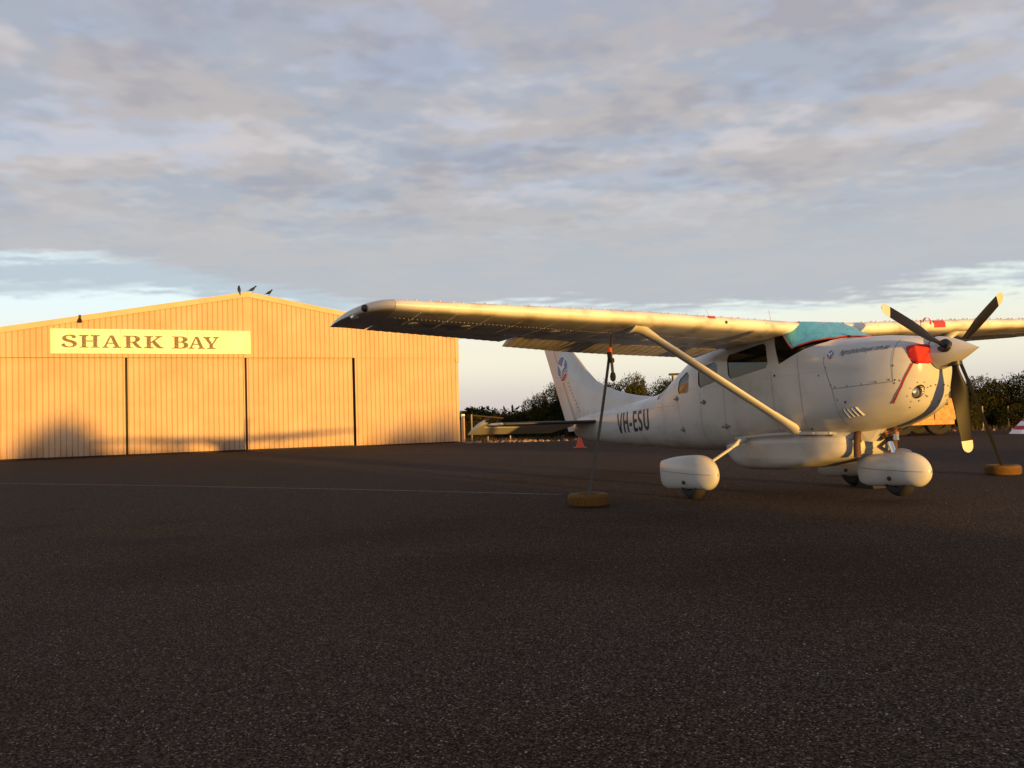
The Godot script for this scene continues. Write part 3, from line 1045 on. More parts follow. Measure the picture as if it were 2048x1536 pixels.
# the round badge: a white gull on blue over a red foot
func badge(parent: Node3D, c: Vector2, rx: float, ry: float, put: Callable, out: Vector3) -> void:
	var wave := func(y0: float) -> PackedVector2Array:
		var p := PackedVector2Array()
		for i in 13:
			var x := -1.1 + 2.2 * i / 12.0
			p.append(Vector2(x, y0 + 0.16 * x - 0.16 * exp(-pow((x + 0.35) * 1.9, 2)) + 0.1 * exp(-pow((x - 0.45) * 2.2, 2))))
		return p
	var below := func(y0: float) -> PackedVector2Array:
		var p: PackedVector2Array = wave.call(y0)
		p.append(Vector2(1.1, -2)); p.append(Vector2(-1.1, -2))
		return p
	var fit := func(p: PackedVector2Array) -> PackedVector2Array:
		var o := PackedVector2Array()
		for q in p: o.append(c + Vector2(q.x * rx, q.y * ry))
		return o
	var disc := ellipse(0, 0, 1, 1)
	var gull := PackedVector2Array([Vector2(-0.86, 0.56), Vector2(-0.5, 0.42), Vector2(-0.12, 0.2), Vector2(0.02, 0.28), Vector2(0.5, 0.86), Vector2(0.66, 0.8), Vector2(0.5, 0.44), Vector2(0.36, 0.26), Vector2(0.52, 0.16), Vector2(0.36, 0.06), Vector2(0.14, -0.02), Vector2(-0.1, -0.26), Vector2(-0.24, -0.5), Vector2(-0.38, -0.46), Vector2(-0.3, -0.2), Vector2(-0.44, 0.02), Vector2(-0.7, 0.28)])
	var layers := [["badge_rim", [ellipse(0, 0, 1.1, 1.08)], M.white_print, 0.0], ["badge_blue", Geometry2D.clip_polygons(disc, below.call(-0.3)), M.blue, 0.0012], ["badge_red", Geometry2D.intersect_polygons(disc, below.call(-0.58)), M.red_print, 0.0012], ["badge_wave", Geometry2D.intersect_polygons(Geometry2D.clip_polygons(disc, below.call(-0.48))[0], below.call(-0.38)), M.deep_blue, 0.0012], ["badge_gull", [gull], M.white_print, 0.0024]]
	for l in layers:
		var m := MB.new()
		var polys := []
		for p: PackedVector2Array in l[1]:
			if l[0] == "badge_gull" or not Geometry2D.is_polygon_clockwise(p): polys.append(fit.call(p))
		var lift: float = l[3]
		decal(m, polys, func(q: Vector2) -> Vector3: return put.call(q, lift), out, 0.06)
		if m.v.size(): part(l[0], m.done(), l[2], parent)

# ---- wing: spanwise planform and section
func wing_le(z: float) -> float:
	var x := 0.0
	if z > 2.55: x = -0.157 * (z - 2.55) / 2.81
	if z > 5.12:
		var t := clampf((z - 5.12) / 0.37, 0, 1)
		x -= 0.98 * (1.0 - sqrt(maxf(0.0, 1.0 - t * t)))
	return x

func wing_te(z: float) -> float:
	var x := -1.66
	if z > 2.55: x = lerpf(-1.66, -1.27, (z - 2.55) / 2.85)
	if z > 5.3: x = lerpf(x, -1.275, clampf((z - 5.3) / 0.19, 0, 1))
	return x

func wing_pt(z: float, c: float, top: bool) -> Vector3:
	var le := wing_le(z)
	var te := wing_te(z)
	var ch := le - te
	var y := 1.937 + (z - 0.651) * 0.03802
	var thick := 0.12 if z < 5.12 else 0.12 * sqrt(maxf(0.004, 1.0 - pow((z - 5.12) / 0.372, 2.0)))
	var yt := 5.0 * thick * (0.2969 * sqrt(c) - 0.126 * c - 0.3516 * c * c + 0.2843 * c * c * c - 0.1036 * c * c * c * c)
	yt *= 1.0 + 0.7 * exp(-c * 20.0)
	var cam := 0.02 / 0.16 * (0.8 * c - c * c) if c < 0.4 else 0.02 / 0.36 * (0.2 + 0.8 * c - c * c)
	var base_c := 1.66 if z < 2.55 else lerpf(1.66, 1.12, (z - 2.55) / 2.85)
	var drop := lerpf(0.105, 0.062, clampf((z - 2.0) / 3.3, 0, 1))
	# the drop follows the distance behind the straight leading edge, so that the tip stays in the wing's plane
	var back := (minf(0.0, -0.157 * (z - 2.55) / 2.81 if z > 2.55 else 0.0) - (le - c * ch)) / base_c
	y += -drop * back + (yt if top else -yt) * base_c * (ch / base_c if z < 5.12 else 1.0) + cam * ch
	return Vector3(le - c * ch, y, z)

func wing_skin(z0: float, z1: float, c0: float, c1: float, dz: float, extra = null, side := 1.0) -> MB:
	var rings := []
	for z in steps(z0, z1, dz):
		var ring := PackedVector3Array()
		var n := 14
		for i in n + 1:      # upper surface from back to front
			var u := 1.0 - float(i) / n
			var c := lerpf(c0, c1, u * u if c0 == 0.0 else u)
			ring.append(wing_pt(z, c, true))
		for i in range(1 if c0 == 0.0 else 0, n + 1):
			var u := float(i) / n
			var c := lerpf(c0, c1, u * u if c0 == 0.0 else u)
			ring.append(wing_pt(z, c, false))
		for i in ring.size():
			if extra != null: ring[i] = extra.call(ring[i], z)
			ring[i].z *= side
		rings.append(ring)
	var m := MB.new()
	m.skin(rings, true, true, true)
	return m

func make_wing(side: float) -> void:
	var m := wing_skin(0.06, 3.46, 0.0, 0.695, 0.25, null, side)
	var m2 := wing_skin(3.46, 5.12, 0.0, 0.735, 0.25, null, side)
	m.v.append_array(m2.v); m.n.append_array(m2.n)
	var w := part("wing", m.done(), M.wing_white, craft)
	var bead := func(p: Vector3, z: float, c0: float, droop: float) -> Vector3:
		var c := clampf((wing_le(z) - p.x) / (wing_le(z) - wing_te(z)), 0, 1)
		var k := clampf((c - c0) / (1.0 - c0), 0, 1)
		var wav := sin(z * TAU / 0.1)
		return p + Vector3(0, -droop * k + 0.0045 * wav * sin(PI * clampf(k * 1.1 - 0.05, 0, 1)) + 0.002 * wav * k, 0)
	part("flap", wing_skin(0.62, 3.44, 0.70, 1.0, 0.025, func(p: Vector3, z: float) -> Vector3: return bead.call(p, z, 0.7, 0.058), side).done(), M.wing_white, w)
	part("aileron", wing_skin(3.475, 5.1, 0.74, 1.0, 0.025, func(p: Vector3, z: float) -> Vector3: return bead.call(p, z, 0.74, 0.004), side).done(), M.wing_white, w)
	var tipz := PackedFloat32Array()
	for i in 15: tipz.append(5.123 + 0.367 * sin(PI / 2 * i / 14.0))
	var rings := []
	for z in tipz:
		var ring := PackedVector3Array()
		for i in 17:
			var u := 1.0 - i / 16.0
			ring.append(wing_pt(z, u * u, true))
		for i in range(1, 17):
			var u := i / 16.0
			ring.append(wing_pt(z, u * u, false))
		for i in ring.size(): ring[i].z *= side
		rings.append(ring)
	var tm := MB.new()
	tm.skin(rings, true, true, true)
	part("wing_tip", tm.done(), M.white, w)
	# navigation light in the tip's front curve
	var nl := MB.new()
	var np := mirror(wing_pt(5.33, 0.05, false).lerp(wing_pt(5.33, 0.05, true), 0.45) + Vector3(0.0, 0.0, 0.02), side)
	nl.lathe(PackedVector2Array([Vector2(0.0, 0.045), Vector2(0.02, 0.04), Vector2(0.033, 0.022), Vector2(0.036, 0.0), Vector2(0.035, -0.05), Vector2(0.0, -0.06)]), np, Vector3(0.75, 0.0, 0.66 * side).normalized(), 16)
	part("navigation_light", nl.done(), M.dark_glass if side < 0 else M.boot, w)
	var nb := MB.new()
	nb.lathe(PackedVector2Array([Vector2(0.0, 0.05), Vector2(0.02, 0.042), Vector2(0.028, 0.02), Vector2(0.03, -0.04)]), mirror(wing_pt(5.4, 0.1, false), side) + Vector3(-0.02, -0.01, 0), Vector3(0.6, -0.3, 0.7 * side).normalized(), 12)
	part("strobe_light", nb.done(), M.lens, w)
	# vortex tabs along the top of the leading edge, rivets below
	var vg := MB.new()
	var z := 0.75
	var k := 0
	while z < 5.1:
		var p := mirror(wing_pt(z, 0.085, true), side)
		var t := Transform3D(Basis(Vector3.UP, 0.35 if k % 2 else -0.35), p)
		vg.box(Vector3(-0.018, -0.004, -0.0015), Vector3(0.018, 0.013, 0.0015), t)
		vg.box(Vector3(-0.018, -0.003, -0.008), Vector3(0.018, 0.001, 0.008), t)
		z += 0.085 if k % 2 else 0.15
		k += 1
	tag(part("vortex_tabs", vg.done(), M.wing_white, w), "", "", "", "stuff")
	var rv := MB.new()
	rng.seed = 21
	for row in [[0.3, 0.045], [0.31, 0.045], [0.66, 0.06]]:
		z = 0.75
		while z < 5.05:
			if rng.randf() < 0.8:
				var p := mirror(wing_pt(z, row[0], false), side)
				rv.bevel_box(p - Vector3(0.0035, 0.003, 0.0035), p + Vector3(0.0035, 0.001, 0.0035), 0.001)
			z += row[1]
	z = 0.9
	while z < 5.0:
		for i in 18:
			var p := mirror(wing_pt(z, 0.06 + 0.6 * i / 17.0, false), side)
			rv.bevel_box(p - Vector3(0.003, 0.0025, 0.003), p + Vector3(0.003, 0.001, 0.003), 0.001)
		z += 0.36
	tag(part("rivets", rv.done(), M.wing_white, w), "", "", "", "stuff")
	# round inspection covers and hatches below, vents in the leading edge
	for q in [[1.05, 0.45], [1.95, 0.5], [3.2, 0.4], [4.2, 0.45], [4.75, 0.5]]:
		var ic := MB.new()
		var p := mirror(wing_pt(q[0], q[1], false), side)
		ic.lathe(PackedVector2Array([Vector2(0.075, 0.0), Vector2(0.074, 0.002), Vector2(0.0, 0.0022)]), p + Vector3(0, 0.0, 0), Vector3(0.02, -1, 0).normalized(), 20)
		part("inspection_cover", ic.done(), M.wing_white, w)
	for q in [[0.86, 0.012], [1.42, 0.008]]:
		var ve := MB.new()
		var p := mirror(wing_pt(q[0], q[1], true).lerp(wing_pt(q[0], q[1], false), 0.45), side)
		ve.lathe(PackedVector2Array([Vector2(0.0, 0.012), Vector2(0.018, 0.01), Vector2(0.024, -0.02)]), p + Vector3(0.006, 0, 0), Vector3.RIGHT, 10)
		part("air_vent", ve.done(), M.boot, w)
	# red placard on the leading edge
	var zz := 1.6 if side > 0 else 1.92
	var pl := MB.new()
	var half := 0.045 if side > 0 else 0.1
	var hi := 0.004 if side > 0 else 0.012
	for i in 4:
		for j in 4:
			var a := []
			for e in [[0, 0], [1, 0], [1, 1], [0, 1]]:
				var u: float = (i + e[0]) / 4.0
				var v: float = (j + e[1]) / 4.0
				# from above the nose to just below it
				var c := (1.0 - v * 1.15) * (0.022 if side < 0 else 0.02) + (0.0 if side < 0 else 0.008)
				var p := wing_pt(zz + (u - 0.5) * 2.0 * half, absf(c), c >= 0.0)
				p += Vector3(0.009, 0.006 if c > 0 else 0.0, 0)
				a.append(mirror(p, side))
			pl.quad(a[0], a[1], a[2], a[3], Vector3(1, 0.3, 0))
	part("placard", pl.done(), M.red_print, w)

func make_strut(side: float) -> void:
	var bot := Vector3(-0.056, 0.74, 0.46)
	var top := Vector3(-0.23, 1.965, 2.47)
	var d := (top - bot).normalized()
	var e1 := (Vector3.RIGHT - d * d.x).normalized()
	var e2 := d.cross(e1).normalized()
	var mk := func(rows: Array) -> MB:
		var rings := []
		for r in rows:
			var ring := PackedVector3Array()
			for k in 20:
				var a := TAU * k / 20.0
				var cx := cos(a)
				var t := pow(absf(sin(a)), 1.0) * (1.0 if sin(a) > 0 else -1.0) * (1.0 - 0.25 * maxf(0.0, -cx))
				ring.append(mirror(bot + d * r[0] + e1 * (cx * r[1] + r[3]) + e2 * t * r[2], side))
			rings.append(ring)
		var m := MB.new()
		m.skin(rings, true, true, true)
		return m
	var L := bot.distance_to(top)
	var s := part("wing_strut", mk.call([[0.3, 0.082, 0.032, 0.0], [L - 0.2, 0.082, 0.032, 0.0]]).done(), M.white, craft)
	part("lower_cuff", mk.call([[-0.06, 0.12, 0.06, -0.03], [0.02, 0.12, 0.062, -0.03], [0.12, 0.105, 0.05, -0.01], [0.25, 0.09, 0.04, 0.0], [0.4, 0.087, 0.036, 0.0], [0.43, 0.083, 0.032, 0.0]]).done(), M.white, s)
	part("upper_cuff", mk.call([[L - 0.3, 0.082, 0.032, 0.0], [L - 0.27, 0.088, 0.037, 0.0], [L - 0.12, 0.1, 0.05, 0.0], [L - 0.04, 0.12, 0.075, 0.0], [L + 0.0, 0.14, 0.11, 0.0], [L + 0.025, 0.15, 0.135, 0.0]]).done(), M.white, s)

# ---- fin and rudder
var FIN_LE := [[1.0, -3.0], [1.36, -3.2], [1.41, -3.62], [1.46, -4.02], [1.534, -4.424], [1.664, -4.915], [1.819, -5.299], [2.013, -5.573], [2.261, -5.871], [2.337, -5.974], [2.6, -6.25], [2.78, -6.48], [2.83, -6.66]]

func fin_le(y: float) -> float:
	for i in FIN_LE.size() - 1:
		if y <= FIN_LE[i + 1][0]:
			return lerpf(FIN_LE[i][1], FIN_LE[i + 1][1], clampf((y - FIN_LE[i][0]) / (FIN_LE[i + 1][0] - FIN_LE[i][0]), 0, 1))
	return FIN_LE[-1][1]

func fin_te(y: float) -> float:
	return -6.53 - (y - 1.22) * 0.5

func fin_half(x: float, y: float) -> float:
	var front := fin_le(y) - x
	var back := x - fin_te(y)
	var tm := lerpf(0.072, 0.035, clampf((y - 1.3) / 1.5, 0, 1))
	return tm * sqrt(clampf(front / 0.55, 0.0, 1.0)) * clampf(0.05 + back / 0.75, 0.0, 1.0)

func fin_skin(y0: float, y1: float, front: Callable, back: Callable, n: int) -> MB:
	var rings := []
	for y in steps(y0, y1, 0.045):
		var ring := PackedVector3Array()
		for s: float in [1.0, -1.0]:
			for i in n + 1:
				var u := float(i) / n if s > 0 else 1.0 - float(i) / n
				var a: float = front.call(y)
				var b: float = back.call(y)
				var x := lerpf(a, b, u * u * 0.6 + u * 0.4)
				ring.append(Vector3(x, y, maxf(fin_half(x, y), 0.0015) * s))
		rings.append(ring)
	var m := MB.new()
	m.skin(rings, true, true, true)
	return m

func make_tail() -> void:
	var hinge := func(y: float) -> float: return fin_te(y) + 0.40
	var f := part("fin", fin_skin(1.02, 2.83, fin_le, func(y: float) -> float: return hinge.call(y) + 0.006, 26).done(), M.white, craft)
	part("rudder", fin_skin(0.98, 2.82, func(y: float) -> float: return hinge.call(y) - 0.006, fin_te, 8).done(), M.white, craft)
	var on_fin := func(q: Vector2, lift: float) -> Vector3: return Vector3(q.x, q.y, fin_half(q.x, q.y) + 0.002 + lift)
	badge(f, Vector2(-6.45, 2.14), 0.215, 0.225, on_fin, Vector3.BACK)
	var dots := MB.new()
	for i in 9:
		var q := Vector2(-6.235, 1.86).lerp(Vector2(-5.835, 1.332), i / 8.0)
		var p: Vector3 = on_fin.call(q, 0.0)
		dots.bevel_box(p - Vector3(0.011, 0.011, 0.004), p + Vector3(0.011, 0.011, 0.004), 0.003)
	tag(part("screws", dots.done(), M.boot, f), "", "", "", "stuff")

	for side: float in [1.0, -1.0]:
		# fixed tailplane: leading edge sweeps back, hinge line straight
		var le := func(z: float) -> float:
			var x := lerpf(-5.01, -5.68, clampf(z / 1.83, 0, 1))
			if z > 1.72: x -= 0.12 * pow((z - 1.72) / 0.11, 2.0)
			return x
		var sk := func(z0: float, z1: float, c0: float, c1: float, off: float, dz: float) -> MB:
			var rings := []
			for z in steps(z0, z1, dz):
				var ring := PackedVector3Array()
				var a: float = le.call(z)
				var ch: float = a + 5.985
				var y := 1.105 + 0.02 * z
				for s in 2:
					for i in 13:
						var u := i / 12.0
						if s == 0: u = 1.0 - u
						if s == 1 and i == 0: continue
						var c := lerpf(c0, c1, u * u)
						var th := 0.085 * (1.0 - 0.15 * z / 1.8) * (1.0 if z < 1.72 else sqrt(maxf(0.05, 1.0 - pow((z - 1.72) / 0.115, 2.0))))
						var yt := th * 5.0 * 0.6 * (0.2969 * sqrt(c) - 0.126 * c - 0.25 * c * c + 0.11 * c * c * c) + 0.004
						ring.append(Vector3(a + off - c * ch, y + (yt + off) * (1.0 if s == 0 else -1.0), z * side))
				rings.append(ring)
			var m := MB.new()
			m.skin(rings, true, true, true)
			return m
		var st := part("tailplane", sk.call(0.02, 1.83, 0.0, 1.0, 0.0, 0.06).done(), M.white, craft)
		part("leading_edge_boot", sk.call(0.15, 1.66, 0.0, 0.13, 0.004, 0.1).done(), M.boot, st)
		# elevator, hanging a little down, with a horn in front of the hinge at the tip
		var droop := deg_to_rad(-19.0)
		var turn := func(p: Vector2, z: float) -> Vector3:
			var q := p.rotated(-droop)
			return Vector3(-5.99 + q.x, 1.105 + 0.02 * z + q.y, z * side)
		var rings := []
		var zs := steps(0.1, 1.84, 0.029)
		zs.append_array(PackedFloat32Array([1.852, 1.862, 1.89, 1.92, 1.95, 1.97, 1.985, 1.995]))
		for z in zs:
			var fr := 0.012
			if z > 1.845: fr = lerpf(0.27, 0.22, clampf((z - 1.845) / 0.1, 0, 1)) * sqrt(maxf(0.0, 1.0 - pow(maxf(0.0, (z - 1.86) / 0.14), 2.0)))
			var bk := -0.44 if z > 0.38 else lerpf(-0.12, -0.44, (z - 0.1) / 0.28)
			var fr2 := fr if z < 1.9 else fr - 0.28 * pow((z - 1.9) / 0.095, 2.0)
			fr2 = maxf(fr2, -0.36)
			var ring := PackedVector3Array()
			for s in 2:
				for i in 11:
					var u := i / 10.0
					if s == 0: u = 1.0 - u
					if s == 1 and i == 0: continue
					var x := lerpf(fr2, bk, u * u * 0.5 + u * 0.5)
					var th := 0.034 * sqrt(clampf((fr2 - x) / 0.06 + 0.02, 0, 1)) * clampf((x - bk) / 0.44 + 0.06, 0, 1)
					th += 0.0025 * sin(z * TAU / 0.085) * sin(PI * u) * (1.0 if z < 1.8 else 0.0)
					ring.append(turn.call(Vector2(x, th if s == 0 else -th), z))
			rings.append(ring)
		var em := MB.new()
		em.skin(rings, true, true, true)
		var el := part("elevator", em.done(), M.white, craft)
		var hb := MB.new()
		var hr := []
		for z: float in [1.845, 1.86, 1.885, 1.905]:
			var ring := PackedVector3Array()
			for k in 12:
				var a := TAU * k / 12.0
				ring.append(turn.call(Vector2(0.235 + 0.045 * cos(a), 0.04 * sin(a)), z))
			hr.append(ring)
		hb.skin(hr, true, true, true)
		part("horn_boot", hb.done(), M.boot, el)

# ---- landing gear
func pant(front: float, back: float, lo: float, hi: float, half: float, zc: float) -> MB:
	var rings := []
	for i in 25:
		var t := 0.5 - 0.5 * cos(PI * i / 24.0)
		var x := lerpf(front, back, t)
		var up := pow(clampf(1.0 - pow(absf(t - 0.36) / (0.36 if t < 0.36 else 0.86), 2.2), 0.0, 1.0), 0.55)
		var wd := pow(clampf(1.0 - pow(absf(t - 0.34) / (0.34 if t < 0.34 else 0.72), 2.1), 0.0, 1.0), 0.55)
		var mid := lerpf(lo + (hi - lo) * 0.42, lo + (hi - lo) * 0.56, t)
		var ring := PackedVector3Array()
		for k in 28:
			var a := TAU * k / 28.0
			var sy := sin(a)
			var n := 2.0 / 2.4
			var y := mid + (hi - mid if sy > 0 else mid - lo) * pow(absf(sy), n) * signf(sy) * (up if sy > 0 else minf(1.0, up * 1.25))
			y = maxf(y, lo + 0.0 * t)
			ring.append(Vector3(x, y, zc + half * wd * pow(absf(cos(a)), n) * signf(cos(a))))
		rings.append(ring)
	var m := MB.new()
	m.skin(rings, true, true, true)
	return m

func tyre_mesh(r: float, w: float, at: Vector3) -> MB:
	var p := PackedVector2Array()
	for i in 13:
		var a := PI * i / 12.0
		p.append(Vector2(r - w * 0.42 + w * 0.42 * sin(a), -cos(a) * w * 0.5))
	p.insert(0, Vector2(r * 0.45, -w * 0.4))
	p.append(Vector2(r * 0.45, w * 0.4))
	var m := MB.new()
	m.lathe(p, at, Vector3.BACK, 36)
	return m

func make_gear() -> void:
	for g in [[1.29, -0.97, 0.205, -0.5, -1.58, 0.118, 0.53], [-1.29, -0.97, 0.205, -0.5, -1.58, 0.118, 0.53], [0.0, 0.876, 0.185, 1.27, 0.36, 0.105, 0.47]]:
		var f := part("wheel_fairing", pant(g[3], g[4], g[5], g[6], 0.128, g[0]).done(), M.white, craft)
		part("tyre", tyre_mesh(g[2], 0.15, Vector3(g[1], g[2], g[0])).done(), M.rubber, f)
		for s: float in [1.0, -1.0]:
			var hole := MB.new()
			hole.lathe(PackedVector2Array([Vector2(0.024, -0.01), Vector2(0.022, 0.004), Vector2(0.0, 0.004)]), Vector3(g[1] - 0.03, g[5] + 0.09, g[0] + s * 0.128), Vector3(0, 0, s), 12)
			part("axle_hole", hole.done(), M.boot, f)
			var seam := MB.new()
			var prev := []
			for i in 20:
				var t := 0.05 + 0.9 * i / 19.0
				var x := lerpf(g[3], g[4], t)
				var wd := pow(clampf(1.0 - pow(absf(t - 0.34) / (0.34 if t < 0.34 else 0.72), 2.1), 0.0, 1.0), 0.55)
				var y: float = lerpf(g[5] + (g[6] - g[5]) * 0.42, g[5] + (g[6] - g[5]) * 0.56, t)
				var now := [Vector3(x, y - 0.003, g[0] + s * (0.128 * wd + 0.0015)), Vector3(x, y + 0.003, g[0] + s * (0.128 * wd + 0.0015))]
				if prev: seam.quad(prev[0], now[0], now[1], prev[1], Vector3(0, 0, s))
				prev = now
			part("joint_line", seam.done(), M.seam, f)
	for s: float in [1.0, -1.0]:
		var l := MB.new()
		l.tube(PackedVector3Array([Vector3(-0.95, 0.7, s * 0.4), Vector3(-0.952, 0.665, s * 0.56), Vector3(-0.96, 0.56, s * 0.75), Vector3(-0.97, 0.42, s * 1.03), Vector3(-0.97, 0.3, s * 1.24)]), PackedFloat32Array([0.03, 0.027, 0.024, 0.022, 0.021]), 12, 0.7)
		part("main_gear_leg", l.done(), M.white, craft)
		var cu := MB.new()
		cu.tube(PackedVector3Array([Vector3(-0.95, 0.7, s * 0.46), Vector3(-0.951, 0.655, s * 0.58), Vector3(-0.958, 0.59, s * 0.7)]), PackedFloat32Array([0.05, 0.036, 0.026]), 12, 0.7)
		part("leg_cuff", cu.done(), M.white, craft)
	# nose leg
	var n := MB.new()
	n.rod(Vector3(0.735, 0.74, 0.0), Vector3(0.79, 0.58, 0.0), 0.038, 14)
	var ol := part("nose_gear_leg", n.done(), M.rust, craft)
	var c := MB.new()
	c.rod(Vector3(0.776, 0.62, 0.0), Vector3(0.84, 0.42, 0.0), 0.029, 16)
	part("oleo_piston", c.done(), M.chrome, ol)
	var tl := MB.new()
	tl.rod(Vector3(0.755, 0.6, 0.02), Vector3(0.64, 0.53, 0.02), 0.013)
	tl.rod(Vector3(0.64, 0.53, 0.02), Vector3(0.78, 0.45, 0.02), 0.013)
	tl.rod(Vector3(0.755, 0.6, -0.02), Vector3(0.64, 0.53, -0.02), 0.013)
	tl.rod(Vector3(0.64, 0.53, -0.02), Vector3(0.78, 0.45, -0.02), 0.013)
	part("torque_link", tl.done(), M.metal, ol)
	var sc := MB.new()
	sc.lathe(PackedVector2Array([Vector2(0.03, -0.035), Vector2(0.058, -0.03), Vector2(0.06, 0.03), Vector2(0.03, 0.035)]), Vector3(0.768, 0.655, 0.0), Vector3(-0.26, 0.96, 0), 16)
	sc.bevel_box(Vector3(0.76, 0.63, -0.11), Vector3(0.83, 0.69, -0.03), 0.01)
	sc.bevel_box(Vector3(0.75, 0.66, 0.03), Vector3(0.83, 0.71, 0.1), 0.01)
	sc.rod(Vector3(0.8, 0.7, -0.14), Vector3(0.84, 0.66, 0.12), 0.014)
	sc.rod(Vector3(0.72, 0.72, 0.06), Vector3(0.85, 0.64, 0.03), 0.012)
	part("steering_collar", sc.done(), M.brass, ol)
	var pl := MB.new()
	pl.bevel_box(Vector3(0.825, 0.59, -0.09), Vector3(0.835, 0.66, -0.01), 0.003)
	part("steering_plate", pl.done(), M.metal, ol)
	var hump := MB.new()
	var rings := []
	for i in 9:
		var t := i / 8.0
		var r := sin(PI * t)
		var ring := PackedVector3Array()
		for k in 12:
			var a := TAU * k / 12.0
			ring.append(Vector3(1.03 - 0.28 * t, 0.45 + 0.055 * sqrt(r) * sin(a), 0.05 * sqrt(r) * cos(a) - 0.045))
		rings.append(ring)
	hump.skin(rings)
	part("leg_fairing", hump.done(), M.white, ol)

# ---- propeller
func make_propeller() -> void:
	var c := Vector3(1.641, 1.447, 0.0)
	var sp := MB.new()
	var p := PackedVector2Array([Vector2(0.0, -0.142), Vector2(0.15, -0.142), Vector2(0.163, -0.138)])
	for i in 26:
		var t := 0.1 + 0.9 * sin(PI * 0.5 * i / 25.0)
		p.append(Vector2(0.171 * pow(maxf(0.0, 1.0 - pow(t, 1.7)), 1.12), -0.196 + 0.49 * t))
	sp.lathe(p, c, Vector3.RIGHT, 56)
	part("spinner", sp.done(), M.white, craft)
	var bp := MB.new()
	bp.lathe(PackedVector2Array([Vector2(0.0, -0.16), Vector2(0.155, -0.16), Vector2(0.168, -0.155), Vector2(0.168, -0.143), Vector2(0.0, -0.143)]), c, Vector3.RIGHT, 48)
	part("backplate", bp.done(), M.boot, craft)
	for k in 3:
		var an := deg_to_rad([65.457, -54.543, 185.457][k])
		var rad := Vector3(0, cos(an), sin(an))
		var tan_ := Vector3(0, -sin(an), cos(an))       # the way it turns
		var cuff := MB.new()
		cuff.lathe(PackedVector2Array([Vector2(0.0, 0.142), Vector2(0.04, 0.142), Vector2(0.062, 0.147), Vector2(0.068, 0.14), Vector2(0.068, 0.05)]), c + Vector3(0.002, 0, 0), rad, 20)
		var rows := []
		var tip_rows := []
		for i in 41:
			var r := 0.1 + (1.008 - 0.1) * sin(PI * 0.5 * i / 40.0)
			var u := r / 1.008
			var ch := 0.05
			if u < 0.42: ch = lerpf(0.06, 0.17, smoothstep(0.15, 0.42, u))
			else: ch = lerpf(0.17, 0.115, (u - 0.42) / 0.58)
			var round_ := clampf((u - 0.94) / 0.06, 0, 1)
			ch *= sqrt(maxf(0.002, 1.0 - round_ * round_ * 0.995))
			var beta := atan(0.78 / (TAU * maxf(r, 0.16)) * 1.9) * 1.0
			beta = clampf(beta, deg_to_rad(13.0), deg_to_rad(48.0))
			var cd := (tan_ * cos(beta) + Vector3.RIGHT * sin(beta)).normalized()
			var nd := rad.cross(cd).normalized()
			var thk := lerpf(0.058, 0.011, smoothstep(0.12, 0.75, u))
			thk = minf(thk, ch * 0.9)
			var ring := PackedVector3Array()
			for q in 20:
				var a := TAU * q / 20.0
				var xx := cos(a)
				var yy := sin(a) * (0.62 + 0.38 * xx * 0.6)
				ring.append(c + rad * r + cd * (xx * ch * 0.5) + nd * (yy * thk * 0.5))
			(rows if u < 0.9 else tip_rows).append(ring)
			if u < 0.9 and 0.1 + (1.008 - 0.1) * sin(PI * 0.5 * (i + 1) / 40.0) >= 0.9 * 1.008:
				tip_rows.append(ring)
		var bm := MB.new()
		bm.skin(rows, true, true, true)
		var bl := part("propeller_blade", bm.done(), M.blade, craft)
		var tm := MB.new()
		tm.skin(tip_rows, true, false, true)
		part("blade_tip", tm.done(), M.tip, bl)
		part("blade_cuff", cuff.done(), M.boot, bl)

